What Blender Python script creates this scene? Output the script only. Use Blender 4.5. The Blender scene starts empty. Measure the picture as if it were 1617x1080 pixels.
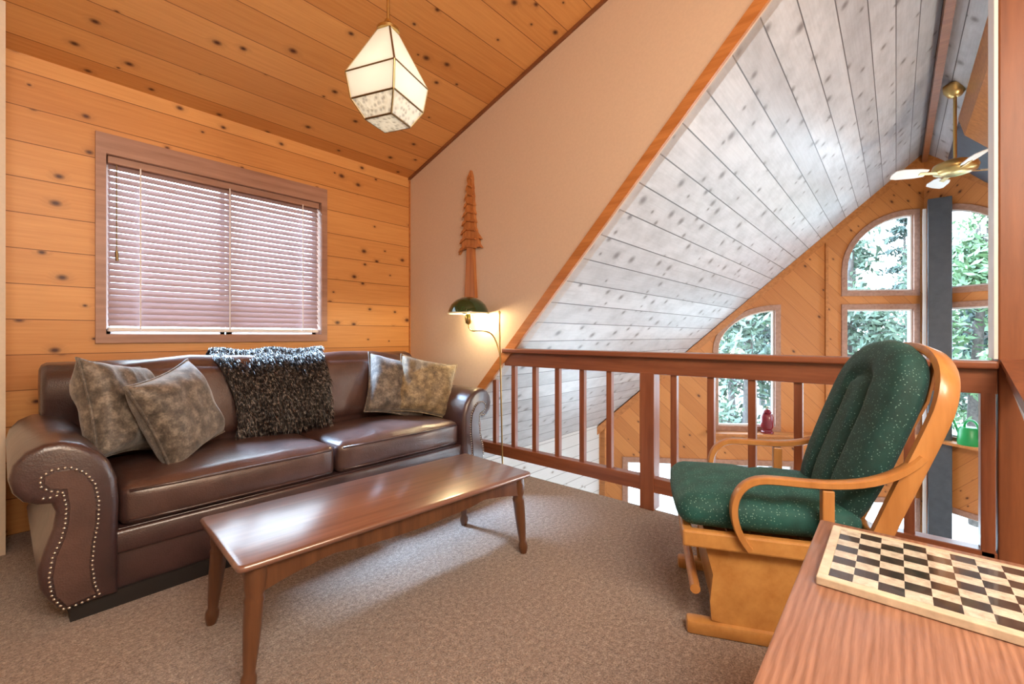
import bpy, bmesh, math, random
from mathutils import Vector, Matrix, noise
random.seed(7)
SC = bpy.context.scene
COL = SC.collection
PI = math.pi

# ------------------------------------------------------------------ materials
def new_mat(name):
    m = bpy.data.materials.new(name); m.use_nodes = True
    nt = m.node_tree; nt.nodes.clear()
    out = nt.nodes.new('ShaderNodeOutputMaterial')
    b = nt.nodes.new('ShaderNodeBsdfPrincipled')
    nt.links.new(b.outputs[0], out.inputs[0])
    return m, nt, b, out

def N(nt, typ, **kw):
    n = nt.nodes.new(typ)
    for k, v in kw.items():
        setattr(n, k, v)
    return n

def setin(nt, node, key, val):
    if hasattr(val, 'is_linked') or isinstance(val, bpy.types.NodeSocket):
        nt.links.new(val, node.inputs[key])
    else:
        node.inputs[key].default_value = val

def math_(nt, op, a, b=None, c=None, clamp=False):
    n = N(nt, 'ShaderNodeMath', operation=op, use_clamp=clamp)
    setin(nt, n, 0, a)
    if b is not None: setin(nt, n, 1, b)
    if c is not None: setin(nt, n, 2, c)
    return n.outputs[0]

def mixc(nt, fac, a, b, blend='MIX'):
    n = N(nt, 'ShaderNodeMix', data_type='RGBA', blend_type=blend)
    setin(nt, n, 0, fac)
    for k, v in ((6, a), (7, b)):
        if isinstance(v, (tuple, list)): v = tuple(v) + ((1.0,) if len(v) == 3 else ())
        setin(nt, n, k, v)
    return n.outputs[2]

def ramp(nt, fac, stops, interp='LINEAR'):
    n = N(nt, 'ShaderNodeValToRGB'); n.color_ramp.interpolation = interp
    els = n.color_ramp.elements
    while len(els) < len(stops): els.new(0.5)
    for e, (p, c) in zip(els, stops):
        e.position = p; e.color = tuple(c) + ((1,) if len(c) == 3 else ())
    setin(nt, n, 0, fac)
    return n.outputs[0]

def objco(nt):
    return N(nt, 'ShaderNodeTexCoord').outputs['Object']

def sep(nt, v):
    n = N(nt, 'ShaderNodeSeparateXYZ'); nt.links.new(v, n.inputs[0]); return n.outputs

def comb(nt, x=0.0, y=0.0, z=0.0):
    n = N(nt, 'ShaderNodeCombineXYZ')
    setin(nt, n, 0, x); setin(nt, n, 1, y); setin(nt, n, 2, z)
    return n.outputs[0]

def noise_(nt, vec, scale, detail=3, rough=0.55):
    n = N(nt, 'ShaderNodeTexNoise')
    nt.links.new(vec, n.inputs['Vector'])
    n.inputs['Scale'].default_value = scale; n.inputs['Detail'].default_value = detail
    n.inputs['Roughness'].default_value = rough
    return n.outputs['Fac']

def bump(nt, b, h, strength=0.3, dist=0.01):
    n = N(nt, 'ShaderNodeBump'); n.inputs['Strength'].default_value = strength
    n.inputs['Distance'].default_value = dist
    nt.links.new(h, n.inputs['Height']); nt.links.new(n.outputs[0], b.inputs['Normal'])

def planks(name, along, across, width, c_lo, c_hi, c_groove, c_knot, knot_rate=0.5, scale_across=1.0, rough=0.45, rot45=False, knot_size=0.065, gw=0.022, knot_u=3.0, mottle=0.0):
    """tongue-and-groove pine: along / across are 0,1,2 axes of the object's own space"""
    m, nt, b, _ = new_mat(name)
    s = sep(nt, objco(nt))
    u = s[along]; v = s[across]
    if rot45:
        u2 = math_(nt, 'MULTIPLY', math_(nt, 'ADD', u, v), 0.7071)
        v = math_(nt, 'MULTIPLY', math_(nt, 'SUBTRACT', v, u), 0.7071); u = u2
    vs = math_(nt, 'DIVIDE', math_(nt, 'MULTIPLY', v, scale_across), width)
    idx = math_(nt, 'FLOOR', vs); fr = math_(nt, 'FRACT', vs)
    wn = N(nt, 'ShaderNodeTexWhiteNoise', noise_dimensions='1D'); nt.links.new(idx, wn.inputs['W'])
    rnd = wn.outputs['Value']
    uo = math_(nt, 'ADD', u, math_(nt, 'MULTIPLY', rnd, 37.0))
    # knots
    vor = N(nt, 'ShaderNodeTexVoronoi', voronoi_dimensions='2D')
    vor.inputs['Scale'].default_value = 1.0
    kv = comb(nt, math_(nt, 'MULTIPLY', uo, knot_u), math_(nt, 'MULTIPLY', vs, 0.95))
    nt.links.new(kv, vor.inputs['Vector'])
    cs = N(nt, 'ShaderNodeSeparateColor'); nt.links.new(vor.outputs['Color'], cs.inputs[0])
    keep = math_(nt, 'LESS_THAN', cs.outputs[0], knot_rate)
    ksz = math_(nt, 'MULTIPLY_ADD', cs.outputs[1], knot_size, knot_size * 0.55)
    kd = math_(nt, 'DIVIDE', vor.outputs['Distance'], ksz)
    kn = math_(nt, 'MULTIPLY', math_(nt, 'SUBTRACT', 1.35, kd, clamp=True), keep, clamp=True)
    halo = math_(nt, 'MULTIPLY', math_(nt, 'SUBTRACT', 1.0, math_(nt, 'MULTIPLY', kd, 0.35), clamp=True), keep, clamp=True)
    # grain
    gv = comb(nt, math_(nt, 'MULTIPLY', uo, 1.3), math_(nt, 'ADD', math_(nt, 'MULTIPLY', vs, 6.0), math_(nt, 'MULTIPLY', halo, 1.2)), rnd)
    g = noise_(nt, gv, 2.2, 4, 0.6)
    tone = math_(nt, 'ADD', math_(nt, 'MULTIPLY', rnd, 0.55), math_(nt, 'MULTIPLY', g, 0.75))
    tone = math_(nt, 'SUBTRACT', tone, 0.12, clamp=True)
    col = mixc(nt, tone, c_lo, c_hi)
    if mottle:
        mt = noise_(nt, comb(nt, math_(nt, 'MULTIPLY', uo, 2.2), math_(nt, 'MULTIPLY', vs, 0.8)), 1.5, 4, 0.65)
        mt = math_(nt, 'MULTIPLY', math_(nt, 'SUBTRACT', mt, 0.42, clamp=True), mottle * 4, clamp=True)
        col = mixc(nt, mt, col, tuple(x * 0.55 for x in c_lo))
    col = mixc(nt, math_(nt, 'MULTIPLY', halo, 0.25), col, c_knot)
    col = mixc(nt, kn, col, c_knot)
    gr = math_(nt, 'LESS_THAN', math_(nt, 'ABSOLUTE', math_(nt, 'SUBTRACT', fr, 0.5)), 0.5 - gw)
    col = mixc(nt, gr, c_groove, col)
    nt.links.new(col, b.inputs['Base Color'])
    b.inputs['Roughness'].default_value = rough
    bump(nt, b, gr, 0.5, 0.006)
    return m

def wood(name, c_lo, c_hi, axis=0, rough=0.35, grain=18.0, coat=0.0, cath=False, stretch=1.2):
    m, nt, b, _ = new_mat(name)
    s = sep(nt, objco(nt))
    o = [i for i in (0, 1, 2) if i != axis]
    v = comb(nt, math_(nt, 'MULTIPLY', s[axis], stretch), math_(nt, 'MULTIPLY', s[o[0]], grain), math_(nt, 'MULTIPLY', s[o[1]], grain))
    g = noise_(nt, v, 1.6, 5, 0.62)
    if cath:   # long flame shaped oak figure
        w = N(nt, 'ShaderNodeTexWave', wave_type='RINGS', rings_direction='SPHERICAL')
        nt.links.new(comb(nt, math_(nt, 'MULTIPLY', s[axis], 0.22), math_(nt, 'ADD', s[o[0]], 0.10), 0.0), w.inputs['Vector'])
        w.inputs['Scale'].default_value = 26; w.inputs['Distortion'].default_value = 3.0
        w.inputs['Detail'].default_value = 3; w.inputs['Detail Scale'].default_value = 1.2
        g = math_(nt, 'ADD', math_(nt, 'MULTIPLY', g, 0.78), math_(nt, 'MULTIPLY', w.outputs['Fac'], 0.22))
    col = ramp(nt, g, [(0.28, c_lo), (0.72, c_hi)])
    nt.links.new(col, b.inputs['Base Color'])
    b.inputs['Roughness'].default_value = rough
    b.inputs['Coat Weight'].default_value = coat; b.inputs['Coat Roughness'].default_value = 0.2 if coat > 0.95 else 0.12; b.inputs['Coat IOR'].default_value = 1.9 if coat > 0.95 else 1.5
    bump(nt, b, g, 0.12, 0.003)
    return m

def plain(name, col, rough=0.5, metal=0.0, nscale=0.0, namp=0.12, bstr=0.0, coat=0.0):
    m, nt, b, _ = new_mat(name)
    c = tuple(col) + (1,)
    if nscale:
        g = noise_(nt, objco(nt), nscale, 4)
        lo = tuple(max(0, x * (1 - namp)) for x in col); hi = tuple(min(1, x * (1 + namp)) for x in col)
        nt.links.new(ramp(nt, g, [(0.3, lo), (0.7, hi)]), b.inputs['Base Color'])
        if bstr: bump(nt, b, g, bstr, 0.004)
    else:
        b.inputs['Base Color'].default_value = c
    b.inputs['Roughness'].default_value = rough; b.inputs['Metallic'].default_value = metal
    b.inputs['Coat Weight'].default_value = coat
    return m

def emit(name, col, strength):
    m, nt, b, _ = new_mat(name)
    b.inputs['Base Color'].default_value = tuple(col) + (1,)
    b.inputs['Emission Color'].default_value = tuple(col) + (1,)
    b.inputs['Emission Strength'].default_value = strength
    return m

def glass_pane(name):
    m, nt, b, out = new_mat(name); nt.nodes.remove(b)
    tr = N(nt, 'ShaderNodeBsdfTransparent'); gl = N(nt, 'ShaderNodeBsdfGlossy')
    gl.inputs['Roughness'].default_value = 0.02
    tr.inputs[0].default_value = (0.96, 0.99, 0.98, 1)
    mx = N(nt, 'ShaderNodeMixShader')
    fz = N(nt, 'ShaderNodeLayerWeight'); fz.inputs['Blend'].default_value = 0.15
    nt.links.new(math_(nt, 'MULTIPLY', fz.outputs['Fresnel'], 0.6), mx.inputs[0])
    nt.links.new(tr.outputs[0], mx.inputs[1]); nt.links.new(gl.outputs[0], mx.inputs[2])
    nt.links.new(mx.outputs[0], out.inputs[0])
    return m

def translucent(name, col, tcol, fac, rough=0.4, gloss=0.05, pattern=0.0):
    m, nt, b, out = new_mat(name)
    b.inputs['Base Color'].default_value = tuple(col) + (1,); b.inputs['Roughness'].default_value = rough
    t = N(nt, 'ShaderNodeBsdfTranslucent'); t.inputs[0].default_value = tuple(tcol) + (1,)
    mx = N(nt, 'ShaderNodeMixShader'); mx.inputs[0].default_value = fac
    if pattern:
        vor = N(nt, 'ShaderNodeTexVoronoi'); vor.inputs['Scale'].default_value = pattern
        nt.links.new(objco(nt), vor.inputs['Vector'])
        bump(nt, b, vor.outputs['Distance'], 0.8, 0.01)
        nt.links.new(ramp(nt, vor.outputs['Distance'], [(0.1, tuple(x * 0.45 for x in tcol)), (0.5, tcol)]), t.inputs[0])
    nt.links.new(b.outputs[0], mx.inputs[1]); nt.links.new(t.outputs[0], mx.inputs[2])
    nt.links.new(mx.outputs[0], out.inputs[0])
    return m

def carpet_mat():
    m, nt, b, _ = new_mat('carpet_pile')
    co = objco(nt)
    g1 = noise_(nt, co, 170, 2, 0.6); g2 = noise_(nt, co, 55, 3, 0.75); g3 = noise_(nt, co, 4, 3)
    t = math_(nt, 'ADD', math_(nt, 'MULTIPLY', g1, 0.5), math_(nt, 'MULTIPLY', g2, 0.5))
    c = ramp(nt, t, [(0.36, (0.105, 0.072, 0.058)), (0.5, (0.285, 0.212, 0.172)), (0.64, (0.56, 0.46, 0.39))])
    c = mixc(nt, math_(nt, 'MULTIPLY', g3, 0.3), c, (0.26, 0.185, 0.14))
    nt.links.new(c, b.inputs['Base Color']); b.inputs['Roughness'].default_value = 0.95
    b.inputs['Sheen Weight'].default_value = 0.25
    bump(nt, b, t, 1.0, 0.02)
    return m

def leather(name, c_lo, c_hi, rough=0.36):
    m, nt, b, _ = new_mat(name)
    co = objco(nt)
    g = noise_(nt, co, 5.0, 5, 0.6)
    nt.links.new(ramp(nt, g, [(0.3, c_lo), (0.7, c_hi)]), b.inputs['Base Color'])
    vor = N(nt, 'ShaderNodeTexVoronoi'); vor.inputs['Scale'].default_value = 160; nt.links.new(co, vor.inputs['Vector'])
    h = math_(nt, 'ADD', math_(nt, 'MULTIPLY', vor.outputs['Distance'], 0.15), math_(nt, 'MULTIPLY', noise_(nt, co, 9, 3), 0.85))
    bump(nt, b, h, 0.35, 0.012)
    b.inputs['Roughness'].default_value = rough
    b.inputs['Specular IOR Level'].default_value = 0.75
    b.inputs['Coat Weight'].default_value = 0.55; b.inputs['Coat Roughness'].default_value = 0.26; b.inputs['Coat IOR'].default_value = 1.65
    return m

def damask(name, c1, c2, c3, scale=22):
    m, nt, b, _ = new_mat(name)
    co = objco(nt)
    g = noise_(nt, co, scale, 4, 0.65); g2 = noise_(nt, co, scale * 5, 2)
    t = math_(nt, 'ADD', math_(nt, 'MULTIPLY', g, 0.75), math_(nt, 'MULTIPLY', g2, 0.25))
    nt.links.new(ramp(nt, t, [(0.36, c1), (0.5, c2), (0.64, c3)]), b.inputs['Base Color'])
    b.inputs['Roughness'].default_value = 0.55; b.inputs['Sheen Weight'].default_value = 0.4
    bump(nt, b, t, 0.4, 0.006)
    return m

def dotted(name, base, dot, scale=105):
    m, nt, b, _ = new_mat(name)
    co = objco(nt)
    vor = N(nt, 'ShaderNodeTexVoronoi'); vor.inputs['Scale'].default_value = scale; nt.links.new(co, vor.inputs['Vector'])
    vor.inputs['Randomness'].default_value = 0.75
    d = math_(nt, 'LESS_THAN', vor.outputs['Distance'], 0.2)
    g = noise_(nt, co, 14, 3)
    d = math_(nt, 'MULTIPLY', d, 0.7)
    bc = ramp(nt, g, [(0.3, tuple(x * 0.7 for x in base)), (0.7, tuple(x * 1.3 for x in base))])
    nt.links.new(mixc(nt, d, bc, dot), b.inputs['Base Color'])
    b.inputs['Roughness'].default_value = 0.75; b.inputs['Sheen Weight'].default_value = 0.08; b.inputs['Sheen Tint'].default_value = (0.5, 0.8, 0.8, 1)
    bump(nt, b, noise_(nt, co, 180, 2), 0.25, 0.003)
    return m

def checker_mat(nrow, sx, sy):
    m, nt, b, _ = new_mat('marble_checker')
    s = sep(nt, objco(nt))
    a = math_(nt, 'FLOOR', math_(nt, 'DIVIDE', s[0], sx)); c = math_(nt, 'FLOOR', math_(nt, 'DIVIDE', s[1], sy))
    par = math_(nt, 'MODULO', math_(nt, 'ABSOLUTE', math_(nt, 'ADD', a, c)), 2.0)
    g = noise_(nt, objco(nt), 40, 5, 0.7)
    lt = ramp(nt, g, [(0.35, (0.42, 0.37, 0.30)), (0.65, (0.72, 0.68, 0.58))])
    dk = ramp(nt, g, [(0.35, (0.012, 0.008, 0.006)), (0.72, (0.075, 0.05, 0.038))])
    nt.links.new(mixc(nt, par, lt, dk), b.inputs['Base Color'])
    b.inputs['Roughness'].default_value = 0.16; b.inputs['Coat Weight'].default_value = 0.4
    return m

M = {}
PINE = ((0.52, 0.205, 0.050), (0.80, 0.42, 0.145), (0.24, 0.085, 0.022), (0.085, 0.022, 0.008))
WASH = ((0.42, 0.415, 0.43), (0.68, 0.68, 0.70), (0.10, 0.095, 0.10), (0.20, 0.18, 0.18))
M['pine_wall'] = planks('pine_planks_wall', 0, 2, 0.195, *PINE, knot_rate=0.78, knot_size=0.055, gw=0.012, knot_u=3.4)
M['pine_ceil'] = planks('pine_planks_ceiling', 0, 1, 0.195, *PINE, knot_rate=0.78, knot_size=0.055, gw=0.011, knot_u=3.4)
M['pine_gable'] = planks('pine_planks_diagonal', 0, 1, 0.195, (0.46, 0.165, 0.042), (0.64, 0.27, 0.078), (0.30, 0.10, 0.028), PINE[3], rot45=True, knot_size=0.055, gw=0.012)
M['pine_low'] = planks('pine_planks_low', 1, 2, 0.145, (0.42, 0.15, 0.04), (0.64, 0.28, 0.09), PINE[2], PINE[3])
M['wash'] = planks('whitewashed_planks', 0, 1, 0.20, *WASH, scale_across=1.457, knot_rate=0.6, knot_size=0.105, rough=0.38, knot_u=4.2, mottle=0.35, gw=0.02)
M['wash_wall'] = planks('whitewashed_wall', 0, 2, 0.16, (0.58, 0.57, 0.55), (0.74, 0.735, 0.735), (0.3, 0.29, 0.28), (0.3, 0.25, 0.22), knot_rate=0.3)
M['plaster'] = plain('tan_plaster', (0.62, 0.48, 0.365), 0.8, nscale=60, namp=0.03, bstr=0.12)
M['plaster_w'] = plain('beige_plaster', (0.70, 0.60, 0.48), 0.8, nscale=60, namp=0.03, bstr=0.1)
M['carpet'] = carpet_mat()
M['trim'] = wood('honey_trim', (0.36, 0.125, 0.03), (0.58, 0.24, 0.075), 1, 0.35)
M['trim_dark'] = wood('dark_trim', (0.17, 0.055, 0.02), (0.27, 0.10, 0.04), 1, 0.4)
M['mauve'] = wood('window_casing', (0.30, 0.155, 0.105), (0.47, 0.27, 0.195), 0, 0.4)
M['redwood'] = wood('red_stained_rail', (0.165, 0.048, 0.022), (0.30, 0.105, 0.048), 1, 0.32, coat=0.2)
M['redwood_v'] = wood('red_stained_post', (0.165, 0.048, 0.022), (0.30, 0.105, 0.048), 2, 0.36, coat=0.15)
M['post'] = wood('ridge_post_wood', (0.17, 0.055, 0.022), (0.28, 0.098, 0.038), 2, 0.4, grain=12)
M['leather'] = leather('brown_leather', (0.028, 0.012, 0.013), (0.066, 0.029, 0.029))
M['leather_mid'] = leather('brown_leather_cushion', (0.045, 0.020, 0.018), (0.105, 0.052, 0.041))
M['nail'] = plain('pewter_nailheads', (0.72, 0.66, 0.58), 0.3, 1.0)
M['black'] = plain('black_plinth', (0.012, 0.009, 0.008), 0.6)
M['damask'] = damask('olive_damask', (0.040, 0.031, 0.024), (0.115, 0.092, 0.072), (0.26, 0.22, 0.175))
M['damask_g'] = damask('gold_damask', (0.09, 0.062, 0.03), (0.20, 0.145, 0.075), (0.38, 0.30, 0.17))
M['fur_base'] = plain('fur_backing', (0.035, 0.027, 0.022), 0.9, nscale=30, namp=0.4)
M['cherry'] = wood('cherry_tabletop', (0.14, 0.056, 0.038), (0.25, 0.115, 0.078), 0, 0.3, grain=24, coat=1.0)
M['cherry_leg'] = wood('cherry_leg', (0.075, 0.028, 0.012), (0.15, 0.062, 0.026), 2, 0.35, coat=0.3)
M['oak'] = wood('oak_tabletop', (0.235, 0.105, 0.062), (0.42, 0.22, 0.145), 0, 0.35, grain=95, coat=0.25, cath=True, stretch=5.0)
M['oak_leg'] = wood('oak_leg', (0.30, 0.13, 0.05), (0.50, 0.25, 0.12), 2, 0.4)
M['maple'] = wood('honey_maple', (0.40, 0.175, 0.045), (0.56, 0.285, 0.085), 0, 0.32, grain=10, coat=0.25)
M['maple_v'] = wood('honey_maple_bent', (0.38, 0.155, 0.040), (0.55, 0.26, 0.080), 2, 0.3, grain=10, coat=0.3)
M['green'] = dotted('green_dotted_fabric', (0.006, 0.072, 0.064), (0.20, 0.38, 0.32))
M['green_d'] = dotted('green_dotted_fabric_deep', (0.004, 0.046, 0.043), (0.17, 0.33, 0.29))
M['checker'] = checker_mat(8, 0.034, 0.037)
M['marble'] = plain('cream_marble', (0.62, 0.53, 0.40), 0.2, nscale=30, namp=0.2, coat=0.4)
M['brass'] = plain('aged_brass', (0.52, 0.36, 0.14), 0.3, 1.0)
M['brass_d'] = plain('dark_brass', (0.25, 0.18, 0.09), 0.4, 1.0)
M['shade_green'] = plain('green_glass_shade', (0.012, 0.045, 0.014), 0.12, nscale=20, namp=0.3, coat=0.8)
M['shade_cream'] = translucent('cream_shade_lining', (0.85, 0.80, 0.62), (0.9, 0.85, 0.65), 0.35)
M['bulb'] = emit('warm_bulb', (1.0, 0.80, 0.50), 14)
M['bulb_p'] = emit('pendant_bulb', (1.0, 0.92, 0.80), 5)
M['pglass'] = translucent('frosted_pendant_glass', (0.86, 0.88, 0.87), (0.95, 0.97, 0.95), 0.55, 0.15)
M['pglass_t'] = translucent('textured_pendant_glass', (0.80, 0.82, 0.80), (0.95, 0.95, 0.92), 0.6, 0.1, pattern=55)
M['slat'] = translucent('blind_slat', (0.42, 0.305, 0.30), (0.62, 0.47, 0.48), 0.08, 0.35)
M['white'] = plain('white_paint', (0.80, 0.80, 0.80), 0.4)
M['cord'] = plain('blind_cord', (0.75, 0.70, 0.68), 0.7)
M['glass'] = glass_pane('window_glass')
M['slate'] = plain('slate_grey_shade', (0.060, 0.075, 0.098), 0.5, nscale=12, namp=0.15)  # dark tone holds the shade of the backlit post and far recess
M['fanwhite'] = plain('fan_blade_white', (0.74, 0.75, 0.73), 0.35)
M['carve'] = wood('carved_cedar', (0.32, 0.105, 0.03), (0.58, 0.24, 0.075), 2, 0.5, grain=26)
M['red_enamel'] = plain('red_enamel', (0.20, 0.008, 0.022), 0.3, coat=0.4)
M['can_green'] = plain('green_plastic', (0.015, 0.30, 0.085), 0.35)
M['bark'] = plain('tree_bark', (0.05, 0.04, 0.034), 0.9, nscale=14, namp=0.5, bstr=0.5)
M['leaf_a'] = plain('leaf_grey_green', (0.045, 0.07, 0.042), 0.7, nscale=3, namp=0.5)
M['leaf_b'] = plain('leaf_bright', (0.07, 0.125, 0.05), 0.7, nscale=3, namp=0.5)
M['leaf_c'] = plain('needle_dark', (0.018, 0.032, 0.022), 0.8, nscale=3, namp=0.5)
M['ground'] = plain('pale_ground', (0.50, 0.49, 0.46), 0.9, nscale=1.2, namp=0.3)
M['lowfloor'] = wood('pale_lower_floor', (0.42, 0.38, 0.33), (0.60, 0.57, 0.52), 0, 0.35)
M['roof_out'] = plain('roof_outer', (0.25, 0.22, 0.2), 0.9)

# ------------------------------------------------------------------ mesh builder
class MB:
    def __init__(s): s.v = []; s.f = []
    def add(s, vs, fs):
        o = len(s.v); s.v += [tuple(p) for p in vs]; s.f += [tuple(i + o for i in f) for f in fs]; return s
    def box(s, x0, x1, y0, y1, z0, z1, T=None, bev=0.0):
        bm = bmesh.new()
        bmesh.ops.create_cube(bm, size=1.0)
        for v in bm.verts:
            v.co = Vector(((x0 + x1) / 2 + v.co.x * (x1 - x0), (y0 + y1) / 2 + v.co.y * (y1 - y0), (z0 + z1) / 2 + v.co.z * (z1 - z0)))
        if bev: bmesh.ops.bevel(bm, geom=bm.edges[:], offset=bev, segments=2, affect='EDGES', profile=0.5)
        return s.bm(bm, T)
    def bm(s, bm, T=None):
        bm.verts.index_update()
        vs = [(T @ v.co if T else v.co.copy()) for v in bm.verts]
        s.add(vs, [[v.index for v in f.verts] for f in bm.faces]); bm.free(); return s
    def tube(s, path, rad, n=10, cap=True, flat=1.0):
        P = [Vector(p) for p in path]; k = len(P)
        R = rad if isinstance(rad, (list, tuple)) else [rad] * k
        rings = []; prev = None
        for i in range(k):
            t = (P[min(i + 1, k - 1)] - P[max(i - 1, 0)]).normalized()
            if prev is None:
                a = Vector((0, 0, 1)) if abs(t.z) < 0.9 else Vector((1, 0, 0))
                nrm = (a - t * a.dot(t)).normalized()
            else:
                nrm = (prev - t * prev.dot(t)).normalized()
            prev = nrm; bn = t.cross(nrm)
            rings.append([P[i] + (nrm * math.cos(2 * PI * j / n) + bn * math.sin(2 * PI * j / n) * flat) * R[i] for j in range(n)])
        vs = [p for r in rings for p in r]; fs = []
        for i in range(k - 1):
            for j in range(n):
                fs.append((i * n + j, i * n + (j + 1) % n, (i + 1) * n + (j + 1) % n, (i + 1) * n + j))
        if cap:
            fs.append(tuple(range(n - 1, -1, -1))); fs.append(tuple((k - 1) * n + j for j in range(n)))
        return s.add(vs, fs)
    def ribbon(s, path, w, t, side):
        """rectangular bar swept along path; side = direction of the width w"""
        P = [Vector(p) for p in path]; k = len(P); S = Vector(side).normalized(); vs = []; fs = []
        for i in range(k):
            tg = (P[min(i + 1, k - 1)] - P[max(i - 1, 0)]).normalized()
            sd = (S - tg * S.dot(tg)).normalized(); up = tg.cross(sd)
            c = 0.28
            ring = []
            for a, b_ in ((-1, -1 + c), (-1 + c, -1), (1 - c, -1), (1, -1 + c), (1, 1 - c), (1 - c, 1), (-1 + c, 1), (-1, 1 - c)):
                ring.append(P[i] + sd * a * w / 2 + up * b_ * t / 2)
            vs += ring
        n = 8
        for i in range(k - 1):
            for j in range(n):
                fs.append((i * n + j, i * n + (j + 1) % n, (i + 1) * n + (j + 1) % n, (i + 1) * n + j))
        fs.append(tuple(range(n - 1, -1, -1))); fs.append(tuple((k - 1) * n + j for j in range(n)))
        return s.add(vs, fs)
    def lathe(s, prof, n=24, T=None, closed=True):
        vs = []; fs = []
        for r, z in prof:
            for j in range(n):
                p = Vector((r * math.cos(2 * PI * j / n), r * math.sin(2 * PI * j / n), z))
                vs.append(T @ p if T else p)
        k = len(prof)
        for i in range(k - 1):
            for j in range(n):
                fs.append((i * n + j, i * n + (j + 1) % n, (i + 1) * n + (j + 1) % n, (i + 1) * n + j))
        if closed:
            fs.append(tuple(range(n - 1, -1, -1))); fs.append(tuple((k - 1) * n + j for j in range(n)))
        return s.add(vs, fs)
    def prism(s, poly, f0, f1):
        """poly 2-D outline; f0, f1 map (a,b) to 3-D for the two faces"""
        bm = bmesh.new()
        A = [bm.verts.new(f0(*p)) for p in poly]; B = [bm.verts.new(f1(*p)) for p in poly]
        n = len(poly)
        bm.faces.new(A); bm.faces.new(B[::-1])
        for i in range(n): bm.faces.new((A[i], B[i], B[(i + 1) % n], A[(i + 1) % n]))
        bmesh.ops.recalc_face_normals(bm, faces=bm.faces[:])
        return s.bm(bm)
    def cushion(s, x0, x1, y0, y1, z0, z1, r=0.05, puff=0.03, n=10, T=None, fn=None):
        bm = bmesh.new(); bmesh.ops.create_cube(bm, size=2.0)
        bmesh.ops.subdivide_edges(bm, edges=bm.edges[:], cuts=n, use_grid_fill=True)
        hx, hy, hz = (x1 - x0) / 2, (y1 - y0) / 2, (z1 - z0) / 2
        c = Vector(((x0 + x1) / 2, (y0 + y1) / 2, (z0 + z1) / 2))
        for v in bm.verts:
            u = v.co.copy()
            # push samples towards the edges so the rounding has enough points
            g = Vector([math.copysign(abs(q) ** 0.75, q) for q in u])
            p = Vector((g.x * hx, g.y * hy, g.z * hz))
            inner = Vector((max(-hx + r, min(hx - r, p.x)), max(-hy + r, min(hy - r, p.y)), max(-hz + r, min(hz - r, p.z))))
            d = p - inner
            if d.length > 1e-6: p = inner + d.normalized() * r
            p.z += puff * math.copysign(1, g.z) * max(0, (1 - g.x ** 2)) * max(0, (1 - g.y ** 2)) * abs(g.z)
            p.y += 0.5 * puff * math.copysign(1, g.y) * max(0, (1 - g.x ** 2)) * max(0, (1 - g.z ** 2)) * abs(g.y)
            if fn: p = fn(p, g)
            v.co = c + p
        return s.bm(bm, T)
    def build(s, name, mat, parent=None, smooth=None, **props):
        me = bpy.data.meshes.new(name); me.from_pydata(s.v, [], s.f); me.update()
        bm = bmesh.new(); bm.from_mesh(me); bmesh.ops.recalc_face_normals(bm, faces=bm.faces[:]); bm.to_mesh(me); bm.free()
        me.materials.append(mat)
        if smooth is not None:
            me.polygons.foreach_set('use_smooth', [True] * len(me.polygons))
            if smooth < 180: me.set_sharp_from_angle(angle=math.radians(smooth))
        o = bpy.data.objects.new(name, me); COL.objects.link(o)
        if parent: o.parent = parent
        for k, v in props.items(): o[k] = v
        return o

def thing(name, label, cat, loc=(0, 0, 0), rotz=0.0, group=None):
    o = bpy.data.objects.new(name, None); COL.objects.link(o)
    o.location = loc; o.rotation_euler = (0, 0, rotz); o.empty_display_size = 0.1
    o['label'] = label; o['category'] = cat
    if group: o['group'] = group
    return o

def tag(o, label, cat, group=None, kind=None):
    o['label'] = label; o['category'] = cat
    if group: o['group'] = group
    if kind: o['kind'] = kind
    return o

def struct(o, label, cat):
    return tag(o, label, cat, kind='structure')

def filled(loops, th, fmap):
    """flat plate with holes from 2-D loops; fmap (a,b,n) -> world, n in +-th/2"""
    cu = bpy.data.curves.new('plate', 'CURVE'); cu.dimensions = '2D'; cu.fill_mode = 'BOTH'; cu.extrude = th / 2
    for lp in loops:
        sp = cu.splines.new('POLY'); sp.points.add(len(lp) - 1)
        for p, q in zip(sp.points, lp): p.co = (q[0], q[1], 0, 1)
        sp.use_cyclic_u = True
    ob = bpy.data.objects.new('plate', cu); COL.objects.link(ob)
    dg = bpy.context.evaluated_depsgraph_get(); dg.update()
    me = bpy.data.meshes.new_from_object(ob.evaluated_get(dg))
    mb = MB(); mb.add([fmap(*v.co) for v in me.vertices], [tuple(p.vertices) for p in me.polygons])
    bpy.data.objects.remove(ob); bpy.data.curves.remove(cu); bpy.data.meshes.remove(me)
    return mb

def inset(poly, d):
    n = len(poly); out = []
    area = sum(poly[i][0] * poly[(i + 1) % n][1] - poly[(i + 1) % n][0] * poly[i][1] for i in range(n))
    sg = 1 if area > 0 else -1
    for i in range(n):
        p0, p1, p2 = Vector(poly[i - 1]), Vector(poly[i]), Vector(poly[(i + 1) % n])
        e1 = (p1 - p0).normalized(); e2 = (p2 - p1).normalized()
        n1 = Vector((-e1.y, e1.x)) * sg; n2 = Vector((-e2.y, e2.x)) * sg
        b = (n1 + n2)
        out.append(tuple(p1 + b * (d / max(0.3, 1 + n1.dot(n2)))))
    return out

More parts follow.
